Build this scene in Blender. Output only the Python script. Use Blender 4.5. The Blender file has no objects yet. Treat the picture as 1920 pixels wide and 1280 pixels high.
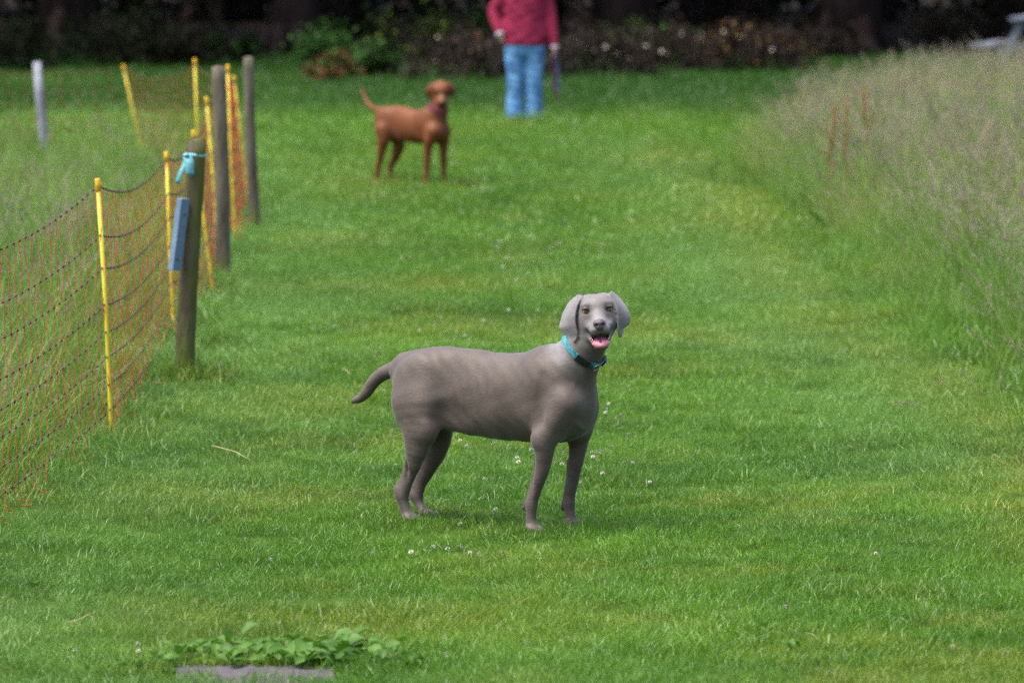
import bpy, bmesh, math, random, os
import numpy as np
from mathutils import Vector, Matrix

# ------------------------------------------------------------------ camera, sky, sun, exposure
SC = bpy.context.scene
COL = SC.collection
CAM_H, FPX, HORIZON = 2.3, 10667.0, -218.0          # photograph pixels (1920 x 1280)
PITCH = math.atan((640.0 - HORIZON) / FPX)
cam_d = bpy.data.cameras.new('camera')
cam = bpy.data.objects.new('camera', cam_d)
COL.objects.link(cam)
cam.location = (0, 0, CAM_H)
cam.rotation_euler = (math.pi / 2 - PITCH, 0, 0)
cam_d.sensor_width = 36.0
cam_d.lens = 36.0 * FPX / 1920.0
cam_d.clip_start, cam_d.clip_end = 0.5, 600.0
cam_d.dof.use_dof = True
cam_d.dof.focus_distance = 20.25
cam_d.dof.aperture_fstop = 4.8
SC.camera = cam

SUN_EL, SUN_AZ = math.radians(67), math.radians(-118)    # azimuth measured from +Y (away from the camera), negative = left
w = bpy.data.worlds.new('World')
SC.world = w
w.use_nodes = True
nt = w.node_tree
bg = nt.nodes['Background']
sky = nt.nodes.new('ShaderNodeTexSky')
sky.sky_type = 'NISHITA'
sky.sun_disc = False
sky.sun_elevation = SUN_EL
sky.sun_rotation = SUN_AZ
sky.air_density, sky.dust_density, sky.ozone_density = 1.0, 5.5, 1.0
nt.links.new(sky.outputs[0], bg.inputs[0])
bg.inputs[1].default_value = 0.15
sun_d = bpy.data.lights.new('sun', 'SUN')
sun_d.energy, sun_d.angle, sun_d.color = 1.45, math.radians(22), (1.0, 0.97, 0.92)
sun = bpy.data.objects.new('sun', sun_d)
COL.objects.link(sun)
sdir = Vector((math.sin(SUN_AZ) * math.cos(SUN_EL), math.cos(SUN_AZ) * math.cos(SUN_EL), math.sin(SUN_EL)))
sun.rotation_euler = sdir.to_track_quat('Z', 'Y').to_euler()
sun.location = sdir * 40
vs = SC.view_settings
vs.view_transform, vs.look, vs.exposure, vs.gamma = 'Standard', 'None', 1.70, 1.0
vs.use_curve_mapping = False
cy = SC.cycles
cy.max_bounces, cy.diffuse_bounces, cy.glossy_bounces, cy.transmission_bounces, cy.transparent_max_bounces = 6, 4, 2, 4, 6
cy.caustics_reflective = cy.caustics_refractive = False
cy.use_denoising = False
cy.use_adaptive_sampling, cy.adaptive_threshold = True, 0.008

# ------------------------------------------------------------------ photograph pixel -> place
CP, SP = math.cos(PITCH), math.sin(PITCH)
def ray(px, py):
    a, b = (px - 960.0) / FPX, (640.0 - py) / FPX
    return np.array([a, CP + b * SP, -SP + b * CP])
def ground(px, py, z=0.0):
    d = ray(px, py)
    t = (z - CAM_H) / d[2]
    return np.array([d[0] * t, d[1] * t, z])
def at_depth(px, py, Y):
    d = ray(px, py)
    t = Y / d[1]
    return np.array([d[0] * t, Y, CAM_H + d[2] * t])

rng = np.random.default_rng(7)
random.seed(7)

# ------------------------------------------------------------------ scene helpers
def link(o, parent=None, col=None):
    (col or COL).objects.link(o)
    if parent is not None:
        o.parent = parent
    return o
def tag(o, label=None, cat=None, group=None, kind=None):
    for k, v in (('label', label), ('category', cat), ('group', group), ('kind', kind)):
        if v:
            o[k] = v
    return o
def empty(name, loc, rz=0.0):
    o = bpy.data.objects.new(name, None)
    o.location = loc
    o.rotation_euler = (0, 0, rz)
    o.empty_display_size = 0.1
    return link(o)
def mesh_from(name, V, F, smooth=True):
    me = bpy.data.meshes.new(name)
    if isinstance(F, np.ndarray):
        n, k = F.shape
        me.vertices.add(len(V))
        me.vertices.foreach_set('co', np.asarray(V, np.float32).ravel())
        me.loops.add(n * k)
        me.loops.foreach_set('vertex_index', F.astype(np.int32).ravel())
        me.polygons.add(n)
        me.polygons.foreach_set('loop_start', np.arange(0, n * k, k, dtype=np.int32))
        me.update(calc_edges=True)
        me.validate()
    else:
        me.from_pydata([tuple(v) for v in V], [], F)
        me.update()
    if smooth:
        me.polygons.foreach_set('use_smooth', np.ones(len(me.polygons), bool))
    return me
def obj(name, me, mat=None, parent=None, col=None):
    o = bpy.data.objects.new(name, me)
    if mat is not None and len(me.materials) == 0:
        me.materials.append(mat)
    return link(o, parent, col)
class MB:
    """collects shapes for ONE mesh"""
    def __init__(self):
        self.V, self.F, self.M = [], [], []
    def add(self, V, F, m=0):
        b = len(self.V)
        self.V += [tuple(map(float, v)) for v in V]
        self.F += [tuple(i + b for i in f) for f in F]
        self.M += [m] * len(F)
    def tube(self, pts, rad, n=6, caps=True, m=0, flat=1.0):
        pts = [np.asarray(p, float) for p in pts]
        rad = [rad] * len(pts) if np.isscalar(rad) else list(rad)
        V, F = [], []
        ref = None
        for i, p in enumerate(pts):
            t = pts[min(i + 1, len(pts) - 1)] - pts[max(i - 1, 0)]
            t = t / (np.linalg.norm(t) + 1e-12)
            if ref is None:
                ref = np.array([1.0, 0, 0]) if abs(t[0]) < 0.8 else np.array([0, 1.0, 0])
            a = np.cross(t, ref); a /= np.linalg.norm(a) + 1e-12
            b = np.cross(a, t); ref = b
            for k in range(n):
                ang = 2 * math.pi * k / n
                V.append(p + rad[i] * (math.cos(ang) * a + flat * math.sin(ang) * b))
        for i in range(len(pts) - 1):
            for k in range(n):
                F.append((i * n + k, i * n + (k + 1) % n, (i + 1) * n + (k + 1) % n, (i + 1) * n + k))
        if caps:
            F.append(tuple(range(n - 1, -1, -1)))
            F.append(tuple((len(pts) - 1) * n + k for k in range(n)))
        self.add(V, F, m)
    def box(self, c, s, R=None, m=0):
        c = np.asarray(c, float); h = np.asarray(s, float) / 2
        V = [np.array([sx, sy, sz]) * h for sx in (-1, 1) for sy in (-1, 1) for sz in (-1, 1)]
        if R is not None:
            V = [R @ v for v in V]
        self.add([v + c for v in V], [(0, 1, 3, 2), (4, 6, 7, 5), (0, 4, 5, 1), (2, 3, 7, 6), (0, 2, 6, 4), (1, 5, 7, 3)], m)
    def build(self, name, mat, parent=None, smooth=True, bevel=0.0, col=None):
        me = mesh_from(name, self.V, self.F, smooth)
        mats = mat if isinstance(mat, (list, tuple)) else [mat]
        for x in mats:
            me.materials.append(x)
        if len(mats) > 1:
            me.polygons.foreach_set('material_index', self.M)
        if bevel:
            bm = bmesh.new(); bm.from_mesh(me)
            bmesh.ops.bevel(bm, geom=bm.edges[:], offset=bevel, segments=2, affect='EDGES', profile=0.6)
            bm.to_mesh(me); bm.free()
        return obj(name, me, None, parent, col)

# ------------------------------------------------------------------ materials
def nodes(name):
    m = bpy.data.materials.new(name)
    m.use_nodes = True
    return m, m.node_tree.nodes, m.node_tree.links, m.node_tree.nodes['Principled BSDF']
def noise_mat(name, c1, c2, scale=8.0, rough=0.7, bump=0.0, bscale=None, c3=None, scale3=2.0, t3=(0.5, 0.6), stretch=(1, 1, 1), spec=0.3, detail=5.0, coord='Object', bdist=0.01):
    c1, c2, c3 = ([v * 0.70 for v in c] if c is not None else None for c in (c1, c2, c3))     # matt field colours for this exposure
    m, N, L, P = nodes(name)
    tc = N.new('ShaderNodeTexCoord'); mp = N.new('ShaderNodeMapping')
    mp.inputs['Scale'].default_value = stretch
    L.new(tc.outputs[coord], mp.inputs[0])
    nz = N.new('ShaderNodeTexNoise'); nz.inputs['Scale'].default_value = scale; nz.inputs['Detail'].default_value = detail
    L.new(mp.outputs[0], nz.inputs['Vector'])
    cr = N.new('ShaderNodeValToRGB')
    cr.color_ramp.elements[0].position, cr.color_ramp.elements[1].position = 0.3, 0.7
    cr.color_ramp.elements[0].color = (*c1, 1); cr.color_ramp.elements[1].color = (*c2, 1)
    L.new(nz.outputs[0], cr.inputs[0])
    out = cr.outputs[0]
    if c3 is not None:
        n3 = N.new('ShaderNodeTexNoise'); n3.inputs['Scale'].default_value = scale3; n3.inputs['Detail'].default_value = 6
        L.new(mp.outputs[0], n3.inputs['Vector'])
        mr = N.new('ShaderNodeMapRange'); mr.inputs[1].default_value, mr.inputs[2].default_value = t3
        L.new(n3.outputs[0], mr.inputs[0])
        mx = N.new('ShaderNodeMix'); mx.data_type = 'RGBA'
        L.new(mr.outputs[0], mx.inputs[0]); L.new(out, mx.inputs[6]); mx.inputs[7].default_value = (*c3, 1)
        out = mx.outputs[2]
    L.new(out, P.inputs['Base Color'])
    P.inputs['Roughness'].default_value = rough
    P.inputs['Specular IOR Level'].default_value = spec
    if bump:
        nb = N.new('ShaderNodeTexNoise'); nb.inputs['Scale'].default_value = bscale or scale * 3; nb.inputs['Detail'].default_value = 6
        L.new(mp.outputs[0], nb.inputs['Vector'])
        bp = N.new('ShaderNodeBump'); bp.inputs['Strength'].default_value = bump; bp.inputs['Distance'].default_value = bdist
        L.new(nb.outputs[0], bp.inputs['Height']); L.new(bp.outputs[0], P.inputs['Normal'])
    return m
def leaf_mat(name, dark, light, dry=(0.25, 0.2, 0.06), world_scale=0.6, trans=0.35, rough=0.45, tint=True, spec=0.35, dry_amt=1.0, pale=None):
    """foliage: per-clump random, slow variation over the place, a dryness attribute, light through the blade"""
    m, N, L, P = nodes(name)
    geo = N.new('ShaderNodeNewGeometry')
    nz = N.new('ShaderNodeTexNoise'); nz.inputs['Scale'].default_value = world_scale; nz.inputs['Detail'].default_value = 4
    L.new(geo.outputs['Position'], nz.inputs['Vector'])
    oi = N.new('ShaderNodeObjectInfo')
    rp = N.new('ShaderNodeMath'); rp.operation = 'ADD'
    L.new(geo.outputs['Random Per Island'], rp.inputs[0]); L.new(oi.outputs['Random'], rp.inputs[1])
    sc = N.new('ShaderNodeMath'); sc.operation = 'MULTIPLY_ADD'; sc.inputs[1].default_value = 0.36; sc.inputs[2].default_value = -0.36
    L.new(rp.outputs[0], sc.inputs[0])
    ad = N.new('ShaderNodeMath'); ad.operation = 'ADD'
    L.new(nz.outputs[0], ad.inputs[0]); L.new(sc.outputs[0], ad.inputs[1])
    cr = N.new('ShaderNodeValToRGB')
    cr.color_ramp.elements[0].position, cr.color_ramp.elements[1].position = 0.25, 0.78
    cr.color_ramp.elements[0].color = (*dark, 1); cr.color_ramp.elements[1].color = (*light, 1)
    L.new(ad.outputs[0], cr.inputs[0])
    out = cr.outputs[0]
    if tint:
        at = N.new('ShaderNodeAttribute'); at.attribute_type = 'INSTANCER'; at.attribute_name = 'tint'
        # a few blades are straw whatever the place; more where the sward is dry
        gt = N.new('ShaderNodeMath'); gt.operation = 'MULTIPLY_ADD'; gt.inputs[1].default_value = 0.9; gt.inputs[2].default_value = 0.25
        L.new(geo.outputs['Random Per Island'], gt.inputs[0])
        ml = N.new('ShaderNodeMath'); ml.operation = 'MULTIPLY'
        L.new(at.outputs['Fac'], ml.inputs[0]); L.new(gt.outputs[0], ml.inputs[1]); ml.use_clamp = True
        mx = N.new('ShaderNodeMix'); mx.data_type = 'RGBA'
        L.new(ml.outputs[0], mx.inputs[0]); L.new(out, mx.inputs[6]); mx.inputs[7].default_value = (*dry, 1)
        out = mx.outputs[2]
        if pale is not None:
            a2 = N.new('ShaderNodeAttribute'); a2.attribute_type = 'INSTANCER'; a2.attribute_name = 'pale'
            m2 = N.new('ShaderNodeMix'); m2.data_type = 'RGBA'
            L.new(a2.outputs['Fac'], m2.inputs[0]); L.new(out, m2.inputs[6]); m2.inputs[7].default_value = (*pale, 1)
            out = m2.outputs[2]
            a3 = N.new('ShaderNodeAttribute'); a3.attribute_type = 'INSTANCER'; a3.attribute_name = 'shade_mottle'
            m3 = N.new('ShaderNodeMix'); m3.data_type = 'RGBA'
            L.new(a3.outputs['Fac'], m3.inputs[0]); L.new(out, m3.inputs[6]); m3.inputs[7].default_value = (dark[0] * 0.5, dark[1] * 0.6, dark[2] * 0.4, 1)  # darkens the blade colour: tree shade on the far strip, random mottle elsewhere
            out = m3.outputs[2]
    L.new(out, P.inputs['Base Color'])
    P.inputs['Roughness'].default_value = rough
    P.inputs['Specular IOR Level'].default_value = spec
    tr = N.new('ShaderNodeBsdfTranslucent')
    L.new(out, tr.inputs[0])
    ms = N.new('ShaderNodeMixShader'); ms.inputs[0].default_value = trans
    L.new(P.outputs[0], ms.inputs[1]); L.new(tr.outputs[0], ms.inputs[2])
    L.new(ms.outputs[0], N['Material Output'].inputs[0])
    return m

# ------------------------------------------------------------------ smooth solid modelling (field + surface nets)
class Solid:
    def __init__(self, lo, hi, h):
        self.lo = np.array(lo, np.float32); self.h = h
        self.n = np.ceil((np.array(hi) - self.lo) / h).astype(int) + 1
        self.ax = [self.lo[i] + h * np.arange(self.n[i], dtype=np.float32) for i in range(3)]
        self.D = np.full(self.n, 1.0, np.float32)
    def _sub(self, lo, hi):
        s, c = [], []
        for i in range(3):
            a = max(0, int((lo[i] - self.lo[i]) / self.h)); b = min(self.n[i], int((hi[i] - self.lo[i]) / self.h) + 2)
            s.append(slice(a, max(a, b))); c.append(self.ax[i][a:max(a, b)])
        return tuple(s), c[0][:, None, None], c[1][None, :, None], c[2][None, None, :]
    def put(self, fn, lo, hi, k, op='add'):
        lo = np.array(lo) - k - 3 * self.h; hi = np.array(hi) + k + 3 * self.h
        s, x, y, z = self._sub(lo, hi)
        if 0 in self.D[s].shape:
            return
        d = fn(x, y, z); a = self.D[s]
        if op == 'add':
            if k > 0:
                hh = np.clip(0.5 + 0.5 * (a - d) / k, 0, 1)
                r = a + (d - a) * hh - k * hh * (1 - hh)
            else:
                r = np.minimum(a, d)
        else:
            d = -d
            if k > 0:
                hh = np.clip(0.5 - 0.5 * (a - d) / k, 0, 1)
                r = a + (d - a) * hh + k * hh * (1 - hh)
            else:
                r = np.maximum(a, d)
        self.D[s] = r
    def cone(self, a, b, ra, rb, k=0.02, op='add', flat=(1, 1, 1)):
        a, b = np.asarray(a, float), np.asarray(b, float)
        q = np.asarray(flat, float)
        A, B = a * q, b * q
        ba = B - A; L2 = float(ba @ ba) + 1e-12
        def fn(x, y, z):
            x, y, z = x * np.float32(q[0]), y * np.float32(q[1]), z * np.float32(q[2])
            px, py, pz = x - np.float32(A[0]), y - np.float32(A[1]), z - np.float32(A[2])
            t = np.clip((px * np.float32(ba[0]) + py * np.float32(ba[1]) + pz * np.float32(ba[2])) / np.float32(L2), 0, 1)
            return (np.sqrt((px - t * np.float32(ba[0])) ** 2 + (py - t * np.float32(ba[1])) ** 2 + (pz - t * np.float32(ba[2])) ** 2) - (np.float32(ra) + t * np.float32(rb - ra))) / np.float32(max(q))
        r = max(ra, rb) / q
        self.put(fn, np.minimum(a, b) - r, np.maximum(a, b) + r, k, op)
    def chain(self, pts, k=0.02, flat=(1, 1, 1)):
        """a tapering limb: its own segments meet without bulging, the whole blends into what is there"""
        q = np.asarray(flat, np.float32)
        P = np.array([p[:3] for p in pts], np.float32) * q; r = np.array([p[3] for p in pts], np.float32)
        # rounder bends: resample with a Catmull-Rom curve
        if len(pts) > 2:
            Pn, rn = [], []
            for i in range(len(P) - 1):
                p0, p1, p2, p3 = P[max(i - 1, 0)], P[i], P[i + 1], P[min(i + 2, len(P) - 1)]
                for t in (0.0, 0.33, 0.67):
                    Pn.append(0.5 * (2 * p1 + (p2 - p0) * t + (2 * p0 - 5 * p1 + 4 * p2 - p3) * t * t + (3 * p1 - p0 - 3 * p2 + p3) * t ** 3))
                    s = t * t * (3 - 2 * t) * 0.5 + t * 0.5
                    rn.append(r[i] + (r[i + 1] - r[i]) * s)
            P, r = np.array(Pn + [P[-1]], np.float32), np.array(rn + [r[-1]], np.float32)
        def fn(x, y, z):
            x, y, z = x * q[0], y * q[1], z * q[2]
            out = None
            for i in range(len(P) - 1):
                A, ba = P[i], P[i + 1] - P[i]
                px, py, pz = x - A[0], y - A[1], z - A[2]
                t = np.clip((px * ba[0] + py * ba[1] + pz * ba[2]) / (ba @ ba + np.float32(1e-12)), 0, 1)
                d = np.sqrt((px - t * ba[0]) ** 2 + (py - t * ba[1]) ** 2 + (pz - t * ba[2]) ** 2) - (r[i] + t * (r[i + 1] - r[i]))
                out = d if out is None else np.minimum(out, d)
            return out / q.max()
        R_ = r.max() / q
        self.put(fn, (P / q).min(0) - R_, (P / q).max(0) + R_, k)
    def ell(self, c, r, R=None, k=0.02, op='add'):
        c, r = np.asarray(c, float), np.asarray(r, float)
        R = np.eye(3) if R is None else np.asarray(R, float)      # columns = ellipsoid axes
        def fn(x, y, z):
            p = (x - np.float32(c[0]), y - np.float32(c[1]), z - np.float32(c[2]))
            k0 = 0; k1 = 0
            for i in range(3):
                l = p[0] * np.float32(R[0, i]) + p[1] * np.float32(R[1, i]) + p[2] * np.float32(R[2, i])
                k0 = k0 + (l / np.float32(r[i])) ** 2; k1 = k1 + (l / np.float32(r[i] ** 2)) ** 2
            k0 = np.sqrt(k0); k1 = np.sqrt(k1) + 1e-9
            return k0 * (k0 - 1) / k1
        e = np.sqrt(((R * r) ** 2).sum(1))
        self.put(fn, c - e, c + e, k, op)
    def sheet(self, tris, r, k):
        """a thin curved flap: triangles with thickness, joined without bulges"""
        T = np.array(tris, np.float32)
        def fn(x, y, z):
            out = None
            def dot(v, p): return p[0] * v[0] + p[1] * v[1] + p[2] * v[2]
            for a, b, c in T:
                n = np.cross(b - a, a - c)
                if n @ n < 1e-16:
                    continue
                res = None; sgn = 0
                for u, v in ((a, b), (b, c), (c, a)):
                    e = v - u; p = (x - u[0], y - u[1], z - u[2])
                    sgn = sgn + np.sign(dot(np.cross(e, n), p))
                    t = np.clip(dot(e, p) / (e @ e), 0, 1)
                    dd = (p[0] - t * e[0]) ** 2 + (p[1] - t * e[1]) ** 2 + (p[2] - t * e[2]) ** 2
                    res = dd if res is None else np.minimum(res, dd)
                pl = dot(n, (x - a[0], y - a[1], z - a[2])) ** 2 / (n @ n)
                d = np.where(np.abs(sgn) > 2.5, pl, res)
                out = d if out is None else np.minimum(out, d)
            return np.sqrt(out) - np.float32(r)
        P = T.reshape(-1, 3)
        self.put(fn, P.min(0) - r, P.max(0) + r, k)
    def loft_x(self, xs, top, bot, hw, zc=None, k=0.03, p=2.2):
        """a trunk along x: top/bottom outline and half width as functions of x"""
        xs = np.asarray(xs, float)
        def fn(x, y, z):
            xx = np.clip(x[:, 0, 0], xs[0], xs[-1])
            t = np.interp(xx, xs, top)[:, None, None].astype(np.float32); b = np.interp(xx, xs, bot)[:, None, None].astype(np.float32)
            wv = np.interp(xx, xs, hw)[:, None, None].astype(np.float32)
            m = b + (t - b) * np.float32(0.52); hz = np.where(z > m, t - m, m - b)
            q = (np.abs(y / wv) ** p + np.abs((z - m) / hz) ** p) ** (1 / p)
            d = (q - 1) * np.minimum(wv, hz)
            ex = np.maximum(np.maximum(xs[0] - x, x - xs[-1]), 0)
            return np.where(ex > 0, np.sqrt(ex ** 2 + np.maximum(d, 0) ** 2), d)
        w_ = max(hw)
        self.put(fn, (xs[0], -w_, min(bot)), (xs[-1], w_, max(top)), k)
    def sample(self, P):
        g = (np.asarray(P, float) - self.lo) / self.h
        i = np.clip(np.floor(g).astype(int), 0, self.n - 2); f = g - i
        r = 0
        for dx in (0, 1):
            for dy in (0, 1):
                for dz in (0, 1):
                    r = r + self.D[i[..., 0] + dx, i[..., 1] + dy, i[..., 2] + dz] * (f[..., 0] if dx else 1 - f[..., 0]) * (f[..., 1] if dy else 1 - f[..., 1]) * (f[..., 2] if dz else 1 - f[..., 2])
        return r
    def surface(self, smooth=2):
        D, h = self.D, self.h
        S = D < 0
        n = self.n
        cnt = np.zeros(n - 1, np.int8)
        corners = [(i, j, k) for i in (0, 1) for j in (0, 1) for k in (0, 1)]
        def sub(A, c): return A[c[0]:n[0] - 1 + c[0], c[1]:n[1] - 1 + c[1], c[2]:n[2] - 1 + c[2]]
        for c in corners:
            cnt += sub(S, c)
        act = (cnt > 0) & (cnt < 8)
        idx = np.full(n - 1, -1, np.int32)
        ijk = np.argwhere(act)
        idx[act] = np.arange(len(ijk))
        val = np.stack([D[ijk[:, 0] + c[0], ijk[:, 1] + c[1], ijk[:, 2] + c[2]] for c in corners], 1)
        acc = np.zeros((len(ijk), 3)); num = np.zeros(len(ijk))
        for a in range(8):
            for b in range(a + 1, 8):
                ca, cb = np.array(corners[a]), np.array(corners[b])
                if np.abs(ca - cb).sum() != 1:
                    continue
                va, vb = val[:, a], val[:, b]
                m = (va < 0) != (vb < 0)
                t = np.where(m, va / np.where(m, va - vb, 1), 0)
                acc += m[:, None] * (ca + t[:, None] * (cb - ca)); num += m
        V = self.lo + h * (ijk + acc / num[:, None])
        Q = []
        for axis in range(3):
            o = [0, 0, 0]; o[axis] = 1
            A = S[:n[0] - o[0], :n[1] - o[1], :n[2] - o[2]]; B = S[o[0]:, o[1]:, o[2]:]
            e = np.argwhere(A != B)
            u, v = (axis + 1) % 3, (axis + 2) % 3
            e = e[(e[:, u] > 0) & (e[:, v] > 0) & (e[:, u] < n[u] - 1) & (e[:, v] < n[v] - 1)]
            def cell(du, dv):
                c = e.copy(); c[:, u] += du; c[:, v] += dv
                return idx[c[:, 0], c[:, 1], c[:, 2]]
            q = np.stack([cell(-1, -1), cell(0, -1), cell(0, 0), cell(-1, 0)], 1)
            fl = ~A[e[:, 0], e[:, 1], e[:, 2]]
            q[fl] = q[fl][:, ::-1]
            Q.append(q)
        Q = np.concatenate(Q)
        Q = Q[(Q >= 0).all(1)]
        E = np.concatenate([Q[:, [0, 1]], Q[:, [1, 2]], Q[:, [2, 3]], Q[:, [3, 0]]])
        for _ in range(smooth):
            s = np.zeros_like(V); c = np.zeros(len(V))
            for d_ in range(3):
                s[:, d_] = np.bincount(E[:, 0], V[E[:, 1], d_], len(V)) + np.bincount(E[:, 1], V[E[:, 0], d_], len(V))
            c = np.bincount(E[:, 0], minlength=len(V)) + np.bincount(E[:, 1], minlength=len(V))
            V = V * 0.5 + 0.5 * s / c[:, None]
        return V, Q
def paint(me, C):
    a = me.color_attributes.new('coat', 'FLOAT_COLOR', 'POINT')
    a.data.foreach_set('color', np.concatenate([C, np.ones((len(C), 1))], 1).astype(np.float32).ravel())
def sstep(a, b, x):
    t = np.clip((x - a) / (b - a), 0, 1)
    return t * t * (3 - 2 * t)
def gauss(V, c, r):
    return np.exp(-((V - np.asarray(c)) ** 2).sum(1) / (2 * r * r))

# ------------------------------------------------------------------ dogs
def coat_mat(name, sheen=0.25, rough=0.55):
    m, N, L, P = nodes(name)
    at = N.new('ShaderNodeAttribute'); at.attribute_name = 'coat'
    tc = N.new('ShaderNodeTexCoord'); mp = N.new('ShaderNodeMapping'); mp.inputs['Scale'].default_value = (0.4, 1, 1)
    L.new(tc.outputs['Object'], mp.inputs[0])
    nz = N.new('ShaderNodeTexNoise'); nz.inputs['Scale'].default_value = 170; nz.inputs['Detail'].default_value = 4
    L.new(mp.outputs[0], nz.inputs['Vector'])
    n2 = N.new('ShaderNodeTexNoise'); n2.inputs['Scale'].default_value = 9; n2.inputs['Detail'].default_value = 3
    L.new(tc.outputs['Object'], n2.inputs['Vector'])
    ad = N.new('ShaderNodeMath'); ad.operation = 'ADD'
    L.new(nz.outputs[0], ad.inputs[0]); L.new(n2.outputs[0], ad.inputs[1])
    mr = N.new('ShaderNodeMapRange'); mr.inputs[1].default_value, mr.inputs[2].default_value = 0.55, 1.45
    mr.inputs[3].default_value, mr.inputs[4].default_value = 0.72, 1.28
    L.new(ad.outputs[0], mr.inputs[0])
    vm = N.new('ShaderNodeVectorMath'); vm.operation = 'SCALE'
    L.new(at.outputs['Color'], vm.inputs[0]); L.new(mr.outputs[0], vm.inputs['Scale'])
    L.new(vm.outputs[0], P.inputs['Base Color'])
    P.inputs['Roughness'].default_value = rough
    P.inputs['Specular IOR Level'].default_value = 0.22
    P.inputs['Sheen Weight'].default_value = sheen
    P.inputs['Sheen Roughness'].default_value = 0.4
    bp = N.new('ShaderNodeBump'); bp.inputs['Strength'].default_value = 0.35; bp.inputs['Distance'].default_value = 0.003
    L.new(nz.outputs[0], bp.inputs['Height']); L.new(bp.outputs[0], P.inputs['Normal'])
    return m
M_COAT = coat_mat('short_grey_coat', 0.12, 0.55)
M_RED = coat_mat('short_russet_coat', 0.0, 0.6)
M_EYE_W = noise_mat('eye_rim_dark', (0.012, 0.008, 0.006), (0.02, 0.012, 0.01), 60, 0.3)
def eye_mat(name, c1, c2):
    m, N, L, P = nodes(name)
    tc = N.new('ShaderNodeTexCoord'); le = N.new('ShaderNodeVectorMath'); le.operation = 'LENGTH'
    sp = N.new('ShaderNodeSeparateXYZ'); L.new(tc.outputs['Object'], sp.inputs[0])
    cb = N.new('ShaderNodeCombineXYZ'); L.new(sp.outputs[1], cb.inputs[1]); L.new(sp.outputs[2], cb.inputs[2])
    L.new(cb.outputs[0], le.inputs[0])
    cr = N.new('ShaderNodeValToRGB'); cr.color_ramp.interpolation = 'LINEAR'
    e = cr.color_ramp.elements
    e[0].position, e[0].color = 0.28, (0.004, 0.003, 0.003, 1)
    e[1].position, e[1].color = 0.36, (*c1, 1)
    x = e.new(0.66); x.color = (*c2, 1)
    x = e.new(0.78); x.color = (0.012, 0.008, 0.006, 1)
    mr = N.new('ShaderNodeMath'); mr.operation = 'MULTIPLY'; mr.inputs[1].default_value = 1 / 0.0125
    L.new(le.outputs['Value'], mr.inputs[0]); L.new(mr.outputs[0], cr.inputs[0])
    L.new(cr.outputs[0], P.inputs['Base Color'])
    P.inputs['Roughness'].default_value = 0.08
    return m
M_AMBER = eye_mat('amber_eye', (0.15, 0.07, 0.018), (0.27, 0.145, 0.045))
M_BROWN_EYE = eye_mat('brown_eye', (0.05, 0.025, 0.01), (0.08, 0.04, 0.015))
M_NOSE = noise_mat('liver_nose', (0.055, 0.038, 0.045), (0.085, 0.06, 0.068), 90, 0.32, 0.35, 300, spec=0.5)
M_NOSE2 = noise_mat('brown_nose', (0.05, 0.025, 0.02), (0.07, 0.035, 0.03), 90, 0.4)
M_TONGUE = noise_mat('wet_tongue', (0.55, 0.17, 0.23), (0.66, 0.25, 0.31), 40, 0.28, 0.25, 250, spec=0.5)
M_TOOTH = noise_mat('tooth', (0.7, 0.66, 0.55), (0.78, 0.75, 0.66), 60, 0.3)
M_TEAL = noise_mat('teal_webbing', (0.045, 0.28, 0.33), (0.09, 0.40, 0.44), 120, 0.65, 0.5, 400, c3=(0.03, 0.16, 0.22), scale3=45, t3=(0.52, 0.6))
M_BLACKPL = noise_mat('black_plastic', (0.008, 0.009, 0.012), (0.02, 0.022, 0.03), 40, 0.4)
M_STEEL = noise_mat('chrome_ring', (0.55, 0.55, 0.55), (0.7, 0.7, 0.7), 40, 0.2); M_STEEL.node_tree.nodes['Principled BSDF'].inputs['Metallic'].default_value = 1.0
M_PINKCOL = noise_mat('magenta_webbing', (0.13, 0.015, 0.05), (0.22, 0.03, 0.09), 80, 0.7)

class Frame:
    def __init__(self, P0, a):
        self.P0 = np.array([P0[0], P0[1], 0.0]); self.a = a
        self.X = np.array([math.cos(a), -math.sin(a), 0]); self.Y = np.array([math.sin(a), math.cos(a), 0]); self.Z = np.array([0, 0, 1.0])
        self.R = np.stack([self.X, self.Y, self.Z])          # world -> local
    def loc(self, W): return self.R @ (np.asarray(W) - self.P0)
    def dirl(self, d): return self.R @ np.asarray(d, float)
    def L(self, px, py, ly):
        o = np.array([0, 0, CAM_H]) - self.P0; d = ray(px, py)
        t = (ly - o @ self.Y) / (d @ self.Y)
        return self.R @ (o + t * d)

def head_axes(yaw, el, roll):
    """face towards the viewer: yaw to the picture's right, el above level, roll lifts the picture's right side"""
    f = np.array([math.sin(yaw) * math.cos(el), -math.cos(yaw) * math.cos(el), math.sin(el)])
    l = np.cross([0, 0, 1.0], f); l /= np.linalg.norm(l)
    u = np.cross(f, l)
    l2 = l * math.cos(roll) + u * math.sin(roll); u2 = u * math.cos(roll) - l * math.sin(roll)
    return f, l2, u2

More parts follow.
